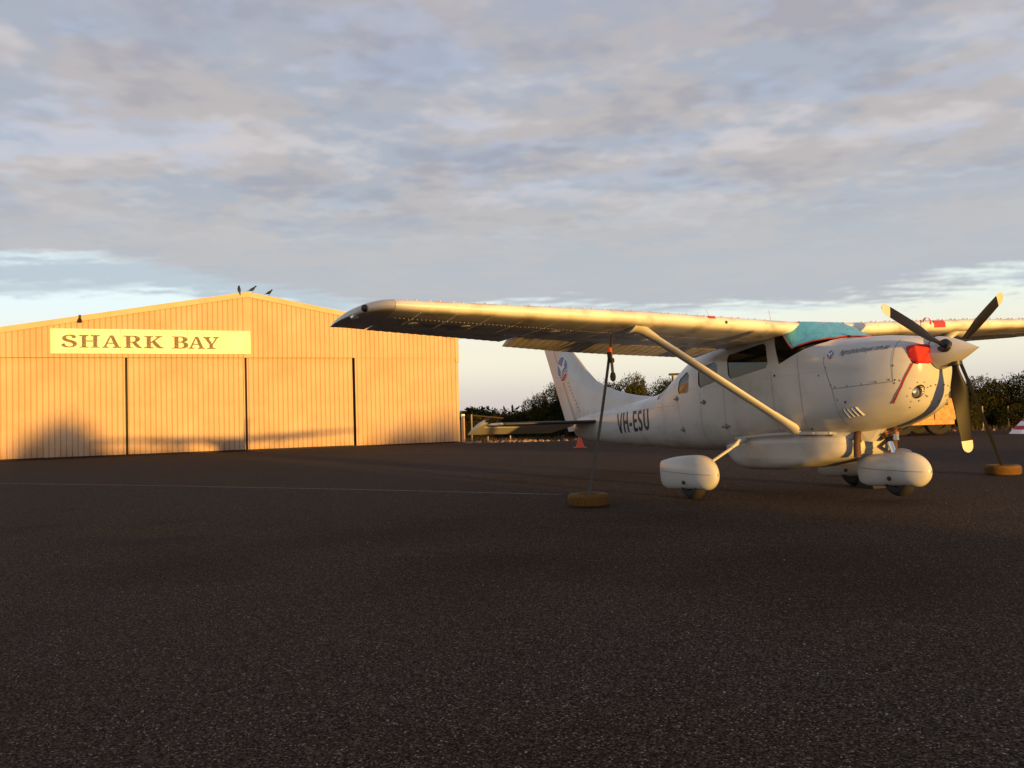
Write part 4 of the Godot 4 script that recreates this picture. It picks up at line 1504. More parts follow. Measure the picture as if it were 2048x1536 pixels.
func make_plane() -> void:
	craft = thing("light_airplane", "white single propeller high wing plane VH-ESU with strut braced wing, parked and tied down", "airplane")
	craft.transform = Transform3D(Basis(), Vector3(3.7006, 0, -9.8159)) * Transform3D(Basis(Vector3.UP, deg_to_rad(-65.4182)), Vector3.ZERO) * Transform3D(Basis(Vector3.RIGHT, deg_to_rad(0.2355)), Vector3(-0.9, 0, 0)) * Transform3D(Basis(Vector3.BACK, deg_to_rad(2.3301)), Vector3.ZERO) * Transform3D(Basis(), Vector3(0.9, 0, 0))
	# windows, as outlines on the side
	var w1 := rounded(PackedVector2Array([Vector2(-1.105, 1.737), Vector2(-0.40, 1.806), Vector2(-0.352, 1.507), Vector2(-1.083, 1.433)]), 0.045)
	var w2 := rounded(PackedVector2Array([Vector2(-1.735, 1.64), Vector2(-1.295, 1.69), Vector2(-1.31, 1.438), Vector2(-1.74, 1.376)]), 0.045)
	var w3 := rounded(PackedVector2Array([Vector2(-2.27, 1.54), Vector2(-2.06, 1.632), Vector2(-1.985, 1.6), Vector2(-1.99, 1.342), Vector2(-2.30, 1.35)]), 0.04)
	var ws := PackedVector2Array()
	for q in [[-0.277, 1.894], [-0.18, 1.521], [0.186, 1.652], [0.40, 1.706]]: ws.append(Vector2(q[0], q[1]))
	var wind := PackedVector2Array()
	for i in 3:
		for j in 8:
			var q := ws[i].lerp(ws[i + 1], j / 8.0)
			wind.append(Vector2(q.x, angle_at(HULL, q.x, q.y)))
	wind.append(Vector2(0.40, angle_at(HULL, 0.40, 1.706)))
	wind.append_array(PackedVector2Array([Vector2(0.455, 1.2), Vector2(0.475, PI / 2 + 0.01), Vector2(-0.02, PI / 2 + 0.01), Vector2(-0.06, 1.45), Vector2(-0.2, angle_at(HULL, -0.2, 1.95))]))
	var rear := PackedVector2Array([Vector2(-2.56, PI / 2 + 0.01), Vector2(-2.57, 0.95), Vector2(-2.68, 0.66), Vector2(-2.9, 0.48), Vector2(-2.99, 0.62), Vector2(-3.05, PI / 2 + 0.01)])
	var panes := [to_angles(HULL, w1), to_angles(HULL, w2), to_angles(HULL, w3), wind, rear]
	for i in panes.size():
		if Geometry2D.is_polygon_clockwise(panes[i]): panes[i].reverse()
	var ths := PackedFloat32Array()
	for i in 41: ths.append(-PI / 2 + PI * i / 40.0)
	var body := MB.new()
	var lining := MB.new()
	var dent := noise(FastNoiseLite.TYPE_SIMPLEX_SMOOTH, 2.2, 3, 7)
	for side: float in [1.0, -1.0]:
		hull_skin(HULL, steps(0.5, -6.17, 0.07), ths, panes, side, 0.0, false, dent, 0.0045, body, true)
		hull_skin(HULL, steps(0.45, -3.2, 0.12), ths, panes, side, -0.03, false, null, 0.0, lining)
	var f := part("fuselage", body.done(), M.skin, craft)
	part("cabin_lining", lining.done(), M.interior, f)
	var cap := MB.new()
	var ring := PackedVector3Array()
	for s: float in [1.0, -1.0]:
		for i in 41: ring.append(mirror(hull(HULL, -6.17, ths[i] if s > 0 else -ths[i]), s))
	for i in ring.size(): cap.flat(Vector3(-6.185, 1.03, 0), ring[i], ring[(i + 1) % ring.size()], Vector3.LEFT)
	part("tail_cap", cap.done(), M.white, f)
	for i in 3:
		for side: float in [1.0, -1.0]:
			part("window_pane", hull_skin(HULL, steps(-0.2, -2.5, 0.06), ths, [panes[i]], side, -0.008, true).done(), M.brown_glass if i == 2 else M.glass, f)
	var wsm := MB.new()
	var rwm := MB.new()
	for side: float in [1.0, -1.0]:
		hull_skin(HULL, steps(0.5, -0.4, 0.05), ths, [wind], side, -0.006, true, null, 0.0, wsm)
		hull_skin(HULL, steps(-2.5, -3.1, 0.05), ths, [rear], side, -0.004, true, null, 0.0, rwm)
	part("windscreen", wsm.done(), M.dark_glass, f)
	part("rear_window", rwm.done(), M.pink, f)
	# seats and glare shield inside
	for q in [[-0.62, 0.27], [-0.62, -0.27], [-1.5, 0.27], [-1.5, -0.27]]:
		var se := MB.new()
		se.bevel_box(Vector3(q[0] - 0.05, 0.98, q[1] - 0.21), Vector3(q[0] + 0.45, 1.1, q[1] + 0.21), 0.03)
		se.bevel_box(Vector3(-0.06, 0.0, -0.2), Vector3(0.06, 0.62, 0.2), 0.04, Transform3D(Basis(Vector3.BACK, 0.2), Vector3(q[0] - 0.04, 1.04, q[1])))
		part("seat", se.done(), M.seat, f)
	var gs := MB.new()
	gs.bevel_box(Vector3(0.02, 1.35, -0.5), Vector3(0.3, 1.56, 0.5), 0.03)
	part("instrument_panel", gs.done(), M.interior, f)
	# a silvery shade sheet standing inside the front side window
	var sh := MB.new()
	var prev := []
	for i in 15:
		var x := lerpf(-1.08, -0.36, i / 14.0)
		var y := 1.64 - 0.10 * smoothstep(-0.85, -0.5, x) + 0.02 * sin(x * 9.0) - 0.05 * smoothstep(-0.95, -1.1, x)
		var now := [at_side(HULL, x, 1.40, -0.07), at_side(HULL, x, y, -0.07)]
		if prev: sh.quad(prev[0], now[0], now[1], prev[1], Vector3.BACK)
		prev = now
	part("sun_shade", sh.done(), M.shade, f)
	# engine cowling with a hole for the landing light
	var lc := Vector3(1.408, 1.069, 0.234)
	var find := func(y: float, z: float) -> Vector2:
		var lo := 0.8
		var hi := 1.485
		for i in 30:
			var x := (lo + hi) * 0.5
			if hull(HULL, x, angle_at(HULL, x, y)).z > z: lo = x
			else: hi = x
		return Vector2(lo, angle_at(HULL, lo, y))
	var lamp := PackedVector2Array()
	for i in 24:
		var a := TAU * i / 24.0
		lamp.append(find.call(lc.y + 0.068 * sin(a), lc.z + 0.06 * cos(a)))
	if Geometry2D.is_polygon_clockwise(lamp): lamp.reverse()
	var cowl := MB.new()
	var cx := steps(0.5, 1.26, 0.06)
	cx.append_array(PackedFloat32Array([1.29, 1.32, 1.35, 1.375, 1.4, 1.42, 1.44, 1.454, 1.466, 1.476, 1.482, 1.486]))
	for side: float in [1.0, -1.0]: hull_skin(HULL, cx, ths, [lamp], side, 0.0, false, dent, 0.0045, cowl, true)
	ring = PackedVector3Array()
	for s: float in [1.0, -1.0]:
		for i in 41: ring.append(mirror(hull(HULL, 1.486, ths[i] if s > 0 else -ths[i]), s))
	for i in ring.size():
		cowl.flat(Vector3(1.488, 1.38, 0), ring[i], ring[(i + 1) % ring.size()], Vector3.RIGHT)
		while cowl.c.size() < cowl.v.size(): cowl.c.append(Color.WHITE)
	var co := part("cowling", cowl.done(), M.skin, craft)
	for side: float in [1.0, -1.0]:
		var cup := MB.new()
		var r0 := []
		var r1 := []
		for q in lamp:
			var p := mirror(hull(HULL, q.x, q.y), side)
			r0.append(p)
			r1.append(p + Vector3(-0.1, 0, -0.012 * side))
		for i in r0.size():
			var j := (i + 1) % r0.size()
			var ctr := mirror(lc, side)
			cup.quad(r0[i], r0[j], r1[j], r1[i], ctr - r0[i])
		part("light_recess", cup.done(), M.metal, co)
		var ln := MB.new()
		ln.lathe(PackedVector2Array([Vector2(0.0, 0.02), Vector2(0.03, 0.014), Vector2(0.05, 0.0), Vector2(0.062, -0.03), Vector2(0.0, -0.03)]), mirror(lc, side) + Vector3(-0.05, 0, 0.0), Vector3(0.97, 0, 0.24 * side), 20)
		part("landing_light", ln.done(), M.lens, co)
	# joints between panels, and their screws
	var sc := MB.new()
	for side: float in [1.0, -1.0]:
		var jn: MB
		jn = MB.new()
		ribbon(jn, HULL, [[0.43, 1.66], [0.44, 1.615], [0.453, 1.466], [0.521, 1.284], [0.56, 1.173], [0.608, 0.907], [0.63, 0.78]], 0.006, side)
		part("panel_joint", jn.done(), M.seam, co)
		jn = MB.new()
		ribbon(jn, HULL, [[0.56, 1.174], [0.9, 1.178], [1.262, 1.186]], 0.006, side)
		part("panel_joint", jn.done(), M.seam, co)
		jn = MB.new()
		ribbon(jn, HULL, [[1.262, 1.61], [1.275, 1.45], [1.262, 1.186]], 0.005, side)
		part("panel_joint", jn.done(), M.seam, co)
		for q in [[0.48, 1.41], [0.545, 1.215], [0.6, 1.19], [0.76, 1.19], [0.94, 1.195], [1.1, 1.2], [1.235, 1.208], [1.275, 1.17], [1.285, 1.2], [1.28, 1.345], [0.452, 1.52], [1.32, 1.19], [0.39, 1.335], [0.62, 1.05]]:
			var p := mirror(at_side(HULL, q[0], q[1], 0.0), side)
			sc.bevel_box(p - Vector3(0.009, 0.009, 0.006), p + Vector3(0.009, 0.009, 0.006), 0.003)
		for i in 8:
			var a := TAU * (i + 0.5) / 8.0
			var q: Vector2 = find.call(lc.y + 0.098 * sin(a), lc.z + 0.088 * cos(a))
			var p := mirror(hull(HULL, q.x, q.y), side)
			sc.bevel_box(p - Vector3(0.006, 0.006, 0.006), p + Vector3(0.006, 0.006, 0.006), 0.002)
		for q in [[1.12, 0.12], [1.02, 0.13], [0.97, 0.05], [1.13, 0.06], [0.98, 0.2], [0.92, 0.24]]:
			var qq: Vector2 = find.call(q[0], q[1])
			var p := mirror(hull(HULL, qq.x, qq.y), side)
			sc.bevel_box(p - Vector3(0.008, 0.008, 0.008), p + Vector3(0.008, 0.008, 0.008), 0.003)
	tag(part("screws", sc.done(), M.seam, co), "", "", "", "stuff")
	for i in 4:
		var lv := MB.new()
		var x0 := 0.655 + 0.05 * i
		var y0 := 0.948 + 0.004 * i
		var poly := PackedVector2Array([Vector2(x0, y0), Vector2(x0 + 0.022, y0 + 0.001), Vector2(x0 + 0.07, y0 - 0.088), Vector2(x0 + 0.048, y0 - 0.089)])
		decal(lv, [poly], func(q: Vector2) -> Vector3: return at_side(HULL, q.x, q.y, 0.003), Vector3.BACK, 0.03)
		var slot := part("louvre", lv.done(), M.gap, co)
		var lip := MB.new()
		for k in 4:
			var a := poly[1].lerp(poly[2], k / 4.0)
			var b := poly[1].lerp(poly[2], (k + 1) / 4.0)
			lip.quad(at_side(HULL, a.x + 0.018, a.y, 0.001), at_side(HULL, b.x + 0.018, b.y, 0.001), at_side(HULL, b.x, b.y, 0.014), at_side(HULL, a.x, a.y, 0.014), Vector3.BACK)
		var lp := part("louvre_lip", lip.done(), M.white, co)
	var side_put := func(q: Vector2, lift: float) -> Vector3: return at_side(HULL, q.x, q.y, 0.002 + lift)
	badge(co, Vector2(0.525, 1.546), 0.043, 0.05, side_put, Vector3.BACK)
	# writing on the cowling and the registration on the tail
	var tx := MB.new()
	decal(tx, word("flights@sharkbayair.com.au", 0.55, 0.068, 0.22, 400), func(q: Vector2) -> Vector3: return at_side(HULL, 0.65 + q.x, 1.51 - 0.004 * q.x + q.y, 0.003), Vector3.BACK, 0.04)
	part("contact_lettering", tx.done(), M.letter, co)
	for side: float in [1.0, -1.0]:
		var rg := MB.new()
		decal(rg, word("VH-ESU", 1.06, 0.315), func(q: Vector2) -> Vector3:
			var x := -4.27 + q.x if side > 0 else -3.21 - q.x
			return mirror(at_side(HULL, x + (0.0 if side < 0 else 0.035 - 0.1 * q.y), 0.872 + 0.02 * (x + 4.25) + q.y, 0.003), side), Vector3(0, 0, side), 0.035)
		part("registration_letters", rg.done(), M.letter, f)
	# door joints, hinges and handle on the side
	for l in [[[-2.36, 1.34], [-2.31, 1.28], [-2.215, 0.86], [-2.14, 0.7]], [[-1.72, 1.34], [-1.715, 1.0], [-1.70, 0.68]], [[-1.2, 1.40], [-1.2, 1.0], [-1.19, 0.72]], [[0.1, 1.6], [0.12, 1.2], [0.14, 0.78]], [[-0.32, 1.46], [-0.3, 1.1], [-0.28, 0.74]]]:
		var dj := MB.new()
		ribbon(dj, HULL, l, 0.004, 1.0)
		part("door_joint", dj.done(), M.seam, f)
	var fr := MB.new()
	for side: float in [1.0, -1.0]:
		for xx: float in [-2.75, -3.3, -3.95, -4.6, -5.2]:
			var ta := -1.2
			while ta < 1.35:
				var p := mirror(hull(HULL, xx, ta), side)
				fr.box(p - Vector3(0.0035, 0.0035, 0.003), p + Vector3(0.0035, 0.0035, 0.003))
				ta += 0.032 / maxf(0.12, hull(HULL, xx, 0.0).z) * 0.8
		for yy: float in [0.92, 1.2]:
			var xx := -2.4
			while xx > -5.6:
				var p := mirror(at_side(HULL, xx, yy, 0.0), side)
				fr.box(p - Vector3(0.0035, 0.0035, 0.003), p + Vector3(0.0035, 0.0035, 0.003))
				xx -= 0.032
		for yy: float in [0.7, 1.38]:
			var xx := 0.38
			while xx > -2.2:
				var p := mirror(at_side(HULL, xx, yy, 0.0), side)
				if yy < 1.0 or xx > -0.1 or xx < -0.1: fr.box(p - Vector3(0.0035, 0.0035, 0.003), p + Vector3(0.0035, 0.0035, 0.003))
				xx -= 0.036
	tag(part("rivets", fr.done(), M.rivet, f), "", "", "", "stuff")
	for xx: float in [-2.75, -3.95, -5.2]:
		var lap := MB.new()
		ribbon(lap, HULL, [[xx, 0.75 if xx > -5.0 else 0.85], [xx, 1.05], [xx, 1.25]], 0.004, 1.0)
		part("skin_lap", lap.done(), M.rivet, f)
	for q in [[-2.325, 1.284, 0.1], [-2.216, 0.859, 0.1], [-1.208, 0.855, 0.15], [-1.64, 1.19, 0.1]]:
		var hg := MB.new()
		var p := at_side(HULL, q[0], q[1], 0.006)
		hg.bevel_box(p + Vector3(-q[2] * 0.5, -0.012, -0.012), p + Vector3(q[2] * 0.5, 0.012, 0.012), 0.004)
		hg.bevel_box(p + Vector3(0.005, -0.03, -0.012), p + Vector3(0.022, 0.035, 0.014), 0.004)
		part("door_hinge" if q[2] != 0.1 or q[0] < -2.0 else "door_handle", hg.done(), M.seam, f)
	for q in [[-0.26, 1.40], [-0.08, 0.76], [0.72, 1.02], [0.2, 0.76]]:
		var st := MB.new()
		var p := at_side(HULL, q[0], q[1], 0.0)
		st.bevel_box(p - Vector3(0.012, 0.012, 0.008), p + Vector3(0.012, 0.012, 0.008), 0.003)
		part("fastener", st.done(), M.boot, f)
	# cargo pod with its flange
	var pod := MB.new()
	for side: float in [1.0, -1.0]: hull_skin(POD, steps(0.53, -1.5, 0.04), ths, [], side, 0.0, false, dent, 0.004, pod, true)
	ring = PackedVector3Array()
	for s: float in [1.0, -1.0]:
		for i in 41: ring.append(mirror(hull(POD, 0.53, ths[i] if s > 0 else -ths[i]), s))
	for i in ring.size():
		pod.flat(Vector3(0.535, 0.6, 0), ring[i], ring[(i + 1) % ring.size()], Vector3.RIGHT)
		while pod.c.size() < pod.v.size(): pod.c.append(Color.WHITE)
	var pd := part("cargo_pod", pod.done(), M.skin, craft)
	for side: float in [1.0, -1.0]:
		var fl := MB.new()
		var pv := []
		for i in 25:
			var x := lerpf(0.45, -1.12, i / 24.0)
			var y := 0.70 + 0.025 * sin(PI * i / 24.0)
			var z := maxf(hull(POD, x, 0.0).z, hull(HULL, x, angle_at(HULL, x, y)).z) + 0.004
			var now := [Vector3(x, y - 0.016, z * side), Vector3(x, y + 0.014, (z + 0.003) * side), Vector3(x, y + 0.02, (z - 0.05) * side)]
			if pv:
				fl.quad(pv[0], now[0], now[1], pv[1], Vector3(0, 0, side))
				fl.quad(pv[1], now[1], now[2], pv[2], Vector3(0, 1, 0))
			if i % 3 == 1: fl.bevel_box(Vector3(x - 0.008, y - 0.009, z * side - 0.006), Vector3(x + 0.008, y + 0.007, z * side + 0.006), 0.002)
			pv = now
		part("pod_flange", fl.done(), M.white, pd)
	# cowl flaps and exhaust pipes
	for side: float in [1.0, -1.0]:
		var cf := MB.new()
		var A := Vector3(0.64, 0.84, 0.40)
		var B := Vector3(0.86, 0.765, 0.165)
		var C := Vector3(0.675, 0.588, 0.165)
		var D := Vector3(0.385, 0.67, 0.40)
		var E := Vector3(0.89, 0.745, 0.11)
		var F := Vector3(0.705, 0.59, 0.11)
		for o: float in [0.0, 0.006]:
			var up := Vector3(-0.4, 0.9, 0) * o
			cf.quad(mirror(A + up, side), mirror(B + up, side), mirror(C + up, side), mirror(D + up, side), Vector3(0.5, -1, 0))
			cf.quad(mirror(B + up, side), mirror(E + up, side), mirror(F + up, side), mirror(C + up, side), Vector3(0.3, -1, 0))
		cf.quad(mirror(A, side), mirror(D, side), mirror(Vector3(0.40, 0.75, 0.41), side), mirror(Vector3(0.62, 0.86, 0.41), side), Vector3(0, 0, side))
		part("cowl_flap", cf.done(), M.white, craft)
		var ex := MB.new()
		ex.tube(PackedVector3Array([mirror(Vector3(0.66, 0.76, 0.27), side), mirror(Vector3(0.615, 0.68, 0.275), side), mirror(Vector3(0.597, 0.56, 0.275), side), mirror(Vector3(0.592, 0.43, 0.275), side)]), PackedFloat32Array([0.038, 0.038, 0.038, 0.038]), 16)
		part("exhaust_pipe", ex.done(), M.rust, craft)
	make_wing(1.0)
	make_wing(-1.0)
	make_strut(1.0)
	make_strut(-1.0)
	make_tail()
	make_gear()
	make_propeller()
	for q in [[Vector3(-0.3, 2.02, 0.52), Vector3(-0.44, 2.2, 0.42)], [Vector3(-1.15, 2.0, 0.62), Vector3(-1.64, 2.43, 0.42)]]:
		var an := MB.new()
		an.tube(PackedVector3Array(q), PackedFloat32Array([0.006, 0.003]), 6)
		part("whip_antenna", an.done(), M.wing_white, craft)
# ---------------------------------------------------------------- covers, ropes, tyres
func make_covers() -> void:
	var o := thing("windscreen_cover", "teal quilted sheet with red piping laid over the plane's windscreen", "cover")
	o.transform = craft.transform
	var pts := PackedVector2Array()
	var xy := [[-0.05, 1.985], [-0.13, 1.862], [-0.06, 1.775], [0.03, 1.672], [0.13, 1.70], [0.25, 1.722], [0.36, 1.73], [0.415, 1.732]]
	for i in xy.size() - 1:
		for j in 5:
			var a := Vector2(xy[i][0], xy[i][1]).lerp(Vector2(xy[i + 1][0], xy[i + 1][1]), j / 5.0)
			pts.append(Vector2(a.x, angle_at(HULL, a.x, a.y)))
	pts.append(Vector2(0.445, 1.18))
	pts.append(Vector2(0.46, 1.4))
	pts.append(Vector2(0.464, PI / 2 + 0.02))
	pts.append(Vector2(0.012, PI / 2 + 0.02))
	pts.append(Vector2(-0.005, 1.42))
	var poly := pts.duplicate()
	if Geometry2D.is_polygon_clockwise(poly): poly.reverse()
	var ths := steps(0.0, PI / 2, 0.03)
	var m := MB.new()
	var crease := noise(FastNoiseLite.TYPE_SIMPLEX_SMOOTH, 4.0, 3, 17)
	for side: float in [1.0, -1.0]:
		hull_skin(HULL, steps(0.48, -0.2, 0.03), ths, [poly], side, 0.016, true, crease, 0.014, m)
	part("sheet", m.done(), M.teal, o)
	for side: float in [1.0, -1.0]:
		var line := PackedVector3Array()
		var rad := PackedFloat32Array()
		for i in pts.size() - 2:
			var q := pts[i]
			q.y = minf(q.y, PI / 2)
			line.append(mirror(hull(HULL, q.x, q.y) + hull_normal(HULL, q.x, q.y) * 0.016, side))
			rad.append(0.009)
		var t := MB.new()
		t.tube(line, rad, 7)
		part("piping", t.done(), M.red_trim, o)

	for side: float in [1.0, -1.0]:
		var p := thing("engine_inlet_plug", "red padded plug with a hanging streamer in the cowling inlet nearest the camera" if side > 0 else "red padded plug in the far cowling inlet, mostly hidden behind the propeller", "inlet plug", Vector3.ZERO, 0.0, "red engine inlet plugs")
		p.transform = craft.transform
		var rings := []
		for i in 15:
			var t := -1.0 + 2.0 * i / 14.0
			var k := pow(maxf(0.0, 1.0 - pow(absf(t), 4.0)), 0.25)
			var ring := PackedVector3Array()
			for j in 24:
				var a := TAU * j / 24.0
				var cx := pow(absf(cos(a)), 0.5) * signf(cos(a))
				var cy := pow(absf(sin(a)), 0.5) * signf(sin(a))
				var q := Vector3(1.425 + 0.078 * cx * k - 0.015 * t, 1.438 + 0.102 * cy * maxf(k, 0.25), 0.215 + 0.118 * t)
				q.x += 0.012 * sin(q.y * 31.0 + t * 4.0) * absf(cx)
				ring.append(mirror(q, side))
			rings.append(ring)
		var pm := MB.new()
		pm.skin(rings, true, true, true)
		part("cushion", pm.done(), M.red_cloth, p)
		if side > 0:
			var st := MB.new()
			ribbon(st, HULL, [[1.425, 1.352], [1.40, 1.29], [1.32, 1.13], [1.25, 1.03], [1.20, 0.972]], 0.014, 1.0, 0.008)
			part("streamer", st.done(), M.red_trim, p)
			var rd := MB.new()
			rd.rod(Vector3(1.36, 1.58, 0.06), Vector3(1.355, 1.80, 0.06), 0.008)
			part("flag_rod", rd.done(), M.white, p)
			var fl := MB.new()
			var prev := []
			for i in 13:
				var a := PI * (0.95 - 1.1 * i / 12.0)
				var c := Vector3(1.405, 1.765, 0.045) + Vector3(0.028 * cos(a), 0.05 * sin(a), -0.02 * cos(a))
				var now := [c + Vector3(0, 0, -0.02), c + Vector3(0.012, 0, 0.02)]
				if prev: fl.quad(prev[0], now[0], now[1], prev[1], c - Vector3(1.405, 1.765, 0.045))
				prev = now
			part("warning_flag", fl.done(), M.red_cloth, p)

func old_tyre(at: Vector3, label: String) -> Node3D:
	var o := thing("tie_down_weight", label, "tyre", at, 0.0, "yellow tie-down tyres")
	var prof := PackedVector2Array()
	for i in 19:
		var a := PI * (i / 18.0)
		var e := 0.55
		prof.append(Vector2(0.17 + 0.065 * pow(sin(a), e), 0.072 - 0.072 * signf(cos(a)) * pow(absf(cos(a)), e)))
	prof.append(Vector2(0.12, 0.135)); prof.append(Vector2(0.11, 0.07)); prof.append(Vector2(0.12, 0.008)); prof.append(Vector2(0.17, 0.0))
	var m := MB.new()
	var pr := PackedVector2Array()
	for q in prof: pr.append(q)
	m.lathe(pr, Vector3.ZERO, Vector3.UP, 40)
	part("tyre_body", m.done(), M.tyre_yellow, o)
	var r := MB.new()
	var r2 := MB.new()
	r2.lathe(PackedVector2Array([Vector2(0.235, 0.03), Vector2(0.2365, 0.036), Vector2(0.2365, 0.04), Vector2(0.235, 0.046)]), Vector3.ZERO, Vector3.UP, 40)
	r.lathe(PackedVector2Array([Vector2(0.235, 0.098), Vector2(0.2365, 0.103), Vector2(0.2365, 0.107), Vector2(0.235, 0.113)]), Vector3.ZERO, Vector3.UP, 40)
	part("tread_rib", r.done(), M.tyre_yellow, o)
	part("tread_rib", r2.done(), M.tyre_yellow, o)
	var tb := MB.new()
	for k in 44:
		var a := TAU * k / 44.0
		for row in 3:
			var t := Transform3D(Basis(Vector3.UP, -a - 0.07 * (row % 2)), Vector3(cos(a + 0.07 * (row % 2)), 0, sin(a + 0.07 * (row % 2))) * 0.2365)
			tb.bevel_box(Vector3(-0.008, 0.05 + 0.019 * row - 0.007, -0.011), Vector3(0.0025, 0.05 + 0.019 * row + 0.007, 0.011), 0.002, t)
	tag(part("tread", tb.done(), M.tyre_yellow, o), "", "", "", "stuff")
	var f := MB.new()
	f.lathe(PackedVector2Array([Vector2(0.125, 0.03), Vector2(0.0, 0.035)]), Vector3.ZERO, Vector3.UP, 24)
	f.lathe(PackedVector2Array([Vector2(0.02, 0.03), Vector2(0.022, 0.09), Vector2(0.0, 0.095)]), Vector3.ZERO, Vector3.UP, 10)
	part("anchor", f.done(), M.rust, o)
	return o

func flat_strap(m: MB, pts: PackedVector3Array, w: float, across: Vector3) -> void:
	for i in pts.size() - 1:
		var s := across * w * 0.5
		var d := (pts[i + 1] - pts[i]).normalized()
		var n := d.cross(across).normalized() * 0.003
		m.quad(pts[i] - s + n, pts[i + 1] - s + n, pts[i + 1] + s + n, pts[i] + s + n, n)
		m.quad(pts[i] - s - n, pts[i + 1] - s - n, pts[i + 1] + s - n, pts[i] + s - n, -n)
		m.quad(pts[i] - s + n, pts[i + 1] - s + n, pts[i + 1] - s - n, pts[i] - s - n, -s)
		m.quad(pts[i] + s + n, pts[i + 1] + s + n, pts[i + 1] + s - n, pts[i] + s - n, s)

func make_tie_downs() -> void:
	var near := Vector3(0.83, 0, -9.74)
	var far := Vector3(7.02, 0, -12.3)
	old_tyre(near, "yellow painted tyre lying on the apron under the near wing")
	old_tyre(far, "yellow painted tyre lying on the apron at the far right, under the far wing")
	for q in [[1.0, near, "grey ratchet strap tying the near wing strut to a yellow tyre"], [-1.0, far, "dark ratchet strap tying the far wing to a yellow tyre, right of the propeller"]]:
		var side: float = q[0]
		var mt: Material = M.strap if side > 0 else M.dark_strap
		var o := thing("tie_down_strap", q[2], "strap", Vector3.ZERO, 0.0, "tie-down straps under the wings")
		var ring := craft.transform * Vector3(-0.42, 1.905, 2.62 * side)
		var foot: Vector3 = q[1] + Vector3(0, 0.09, 0)
		o.position = Vector3(foot.x, 0, foot.z)
		ring -= o.position
		foot -= o.position
		var across := Vector3(0.8, 0.0, 0.6)
		var buckle := ring.lerp(foot, 0.1)
		var hook := MB.new()
		hook.tube(PackedVector3Array([ring + Vector3(0, 0.06, 0), ring + Vector3(0.025, 0.03, 0), ring + Vector3(0.0, 0.0, 0), ring + Vector3(-0.02, 0.03, 0), ring + Vector3(0, 0.06, 0)]), PackedFloat32Array([0.007, 0.007, 0.007, 0.007, 0.007]), 8)
		hook.rod(ring, buckle, 0.012)
		part("hook", hook.done(), M.black, o)
		var rb := MB.new()
		var d := (foot - ring).normalized()
		var bt := Transform3D(Basis(across, d, across.cross(d).normalized()).orthonormalized(), buckle)
		rb.bevel_box(Vector3(-0.019, -0.03, -0.015), Vector3(0.019, 0.07, 0.015), 0.006, bt)
		part("ratchet", rb.done(), M.orange if side > 0 else M.black, o)
		var rh := MB.new()
		rh.bevel_box(Vector3(-0.03, 0.02, -0.03), Vector3(0.03, 0.12, -0.015), 0.006, bt)
		rh.bevel_box(Vector3(-0.032, 0.09, -0.03), Vector3(0.032, 0.14, 0.02), 0.008, bt)
		part("ratchet_handle", rh.done(), M.black, o)
		var sm := MB.new()
		var line := PackedVector3Array()
		for i in 13:
			var t := i / 12.0
			line.append(buckle.lerp(foot, t) + Vector3(0.012 * sin(PI * t), 0, 0))
		flat_strap(sm, line, 0.034 if side > 0 else 0.045, across)
		part("webbing", sm.done(), mt, o)
		var tm := MB.new()
		var b2 := buckle + Vector3(0.0, -0.06, 0.0)
		var len := 0.2 if side > 0 else 0.5
		flat_strap(tm, PackedVector3Array([buckle + bt.basis.y * 0.0, b2 + Vector3(0.012, -0.05, 0), b2 + Vector3(0.02, -len, 0.01)]), 0.034, across)
		part("loose_end", tm.done(), mt, o)
		var kn := MB.new()
		kn.lathe(PackedVector2Array([Vector2(0.0, -0.055), Vector2(0.028, -0.04), Vector2(0.034, 0.0), Vector2(0.025, 0.04), Vector2(0.0, 0.05)]), b2 + Vector3(0.02, -len - 0.03, 0.01), Vector3.UP, 10)
		part("coil", kn.done(), M.dark_strap, o)

func make_chock() -> void:
	var at := craft.transform * Vector3(-0.66, 0, -1.26)
	at.y = 0.0
	var o := thing("wheel_chock", "black stepped rubber chock at the far main wheel, behind the nose wheel", "chock", at, craft.rotation.y)
	var m := MB.new()
	var prof := PackedVector2Array([Vector2(0.17, 0.002), Vector2(0.15, 0.05), Vector2(0.1, 0.06), Vector2(0.075, 0.14), Vector2(-0.01, 0.15), Vector2(-0.05, 0.13), Vector2(-0.11, 0.002)])
	for i in prof.size():
		var a := prof[i]
		var b := prof[(i + 1) % prof.size()]
		m.quad(Vector3(a.x, a.y, -0.17), Vector3(b.x, b.y, -0.17), Vector3(b.x, b.y, 0.17), Vector3(a.x, a.y, 0.17), Vector3(a.x + b.x - 0.04, a.y + b.y - 0.12, 0))
	for z: float in [-0.17, 0.17]:
		var idx := Geometry2D.triangulate_polygon(prof)
		for k in range(0, idx.size(), 3):
			m.flat(Vector3(prof[idx[k]].x, prof[idx[k]].y, z), Vector3(prof[idx[k + 1]].x, prof[idx[k + 1]].y, z), Vector3(prof[idx[k + 2]].x, prof[idx[k + 2]].y, z), Vector3(0, 0, z))
	part("wedge", m.done(), M.black, o)
	var h := MB.new()
	h.tube(PackedVector3Array([Vector3(0.0, 0.14, -0.05), Vector3(0.0, 0.2, -0.03), Vector3(0.0, 0.2, 0.03), Vector3(0.0, 0.14, 0.05)]), PackedFloat32Array([0.01, 0.01, 0.01, 0.01]), 8)
	part("rope_handle", h.done(), M.dark_strap, o)

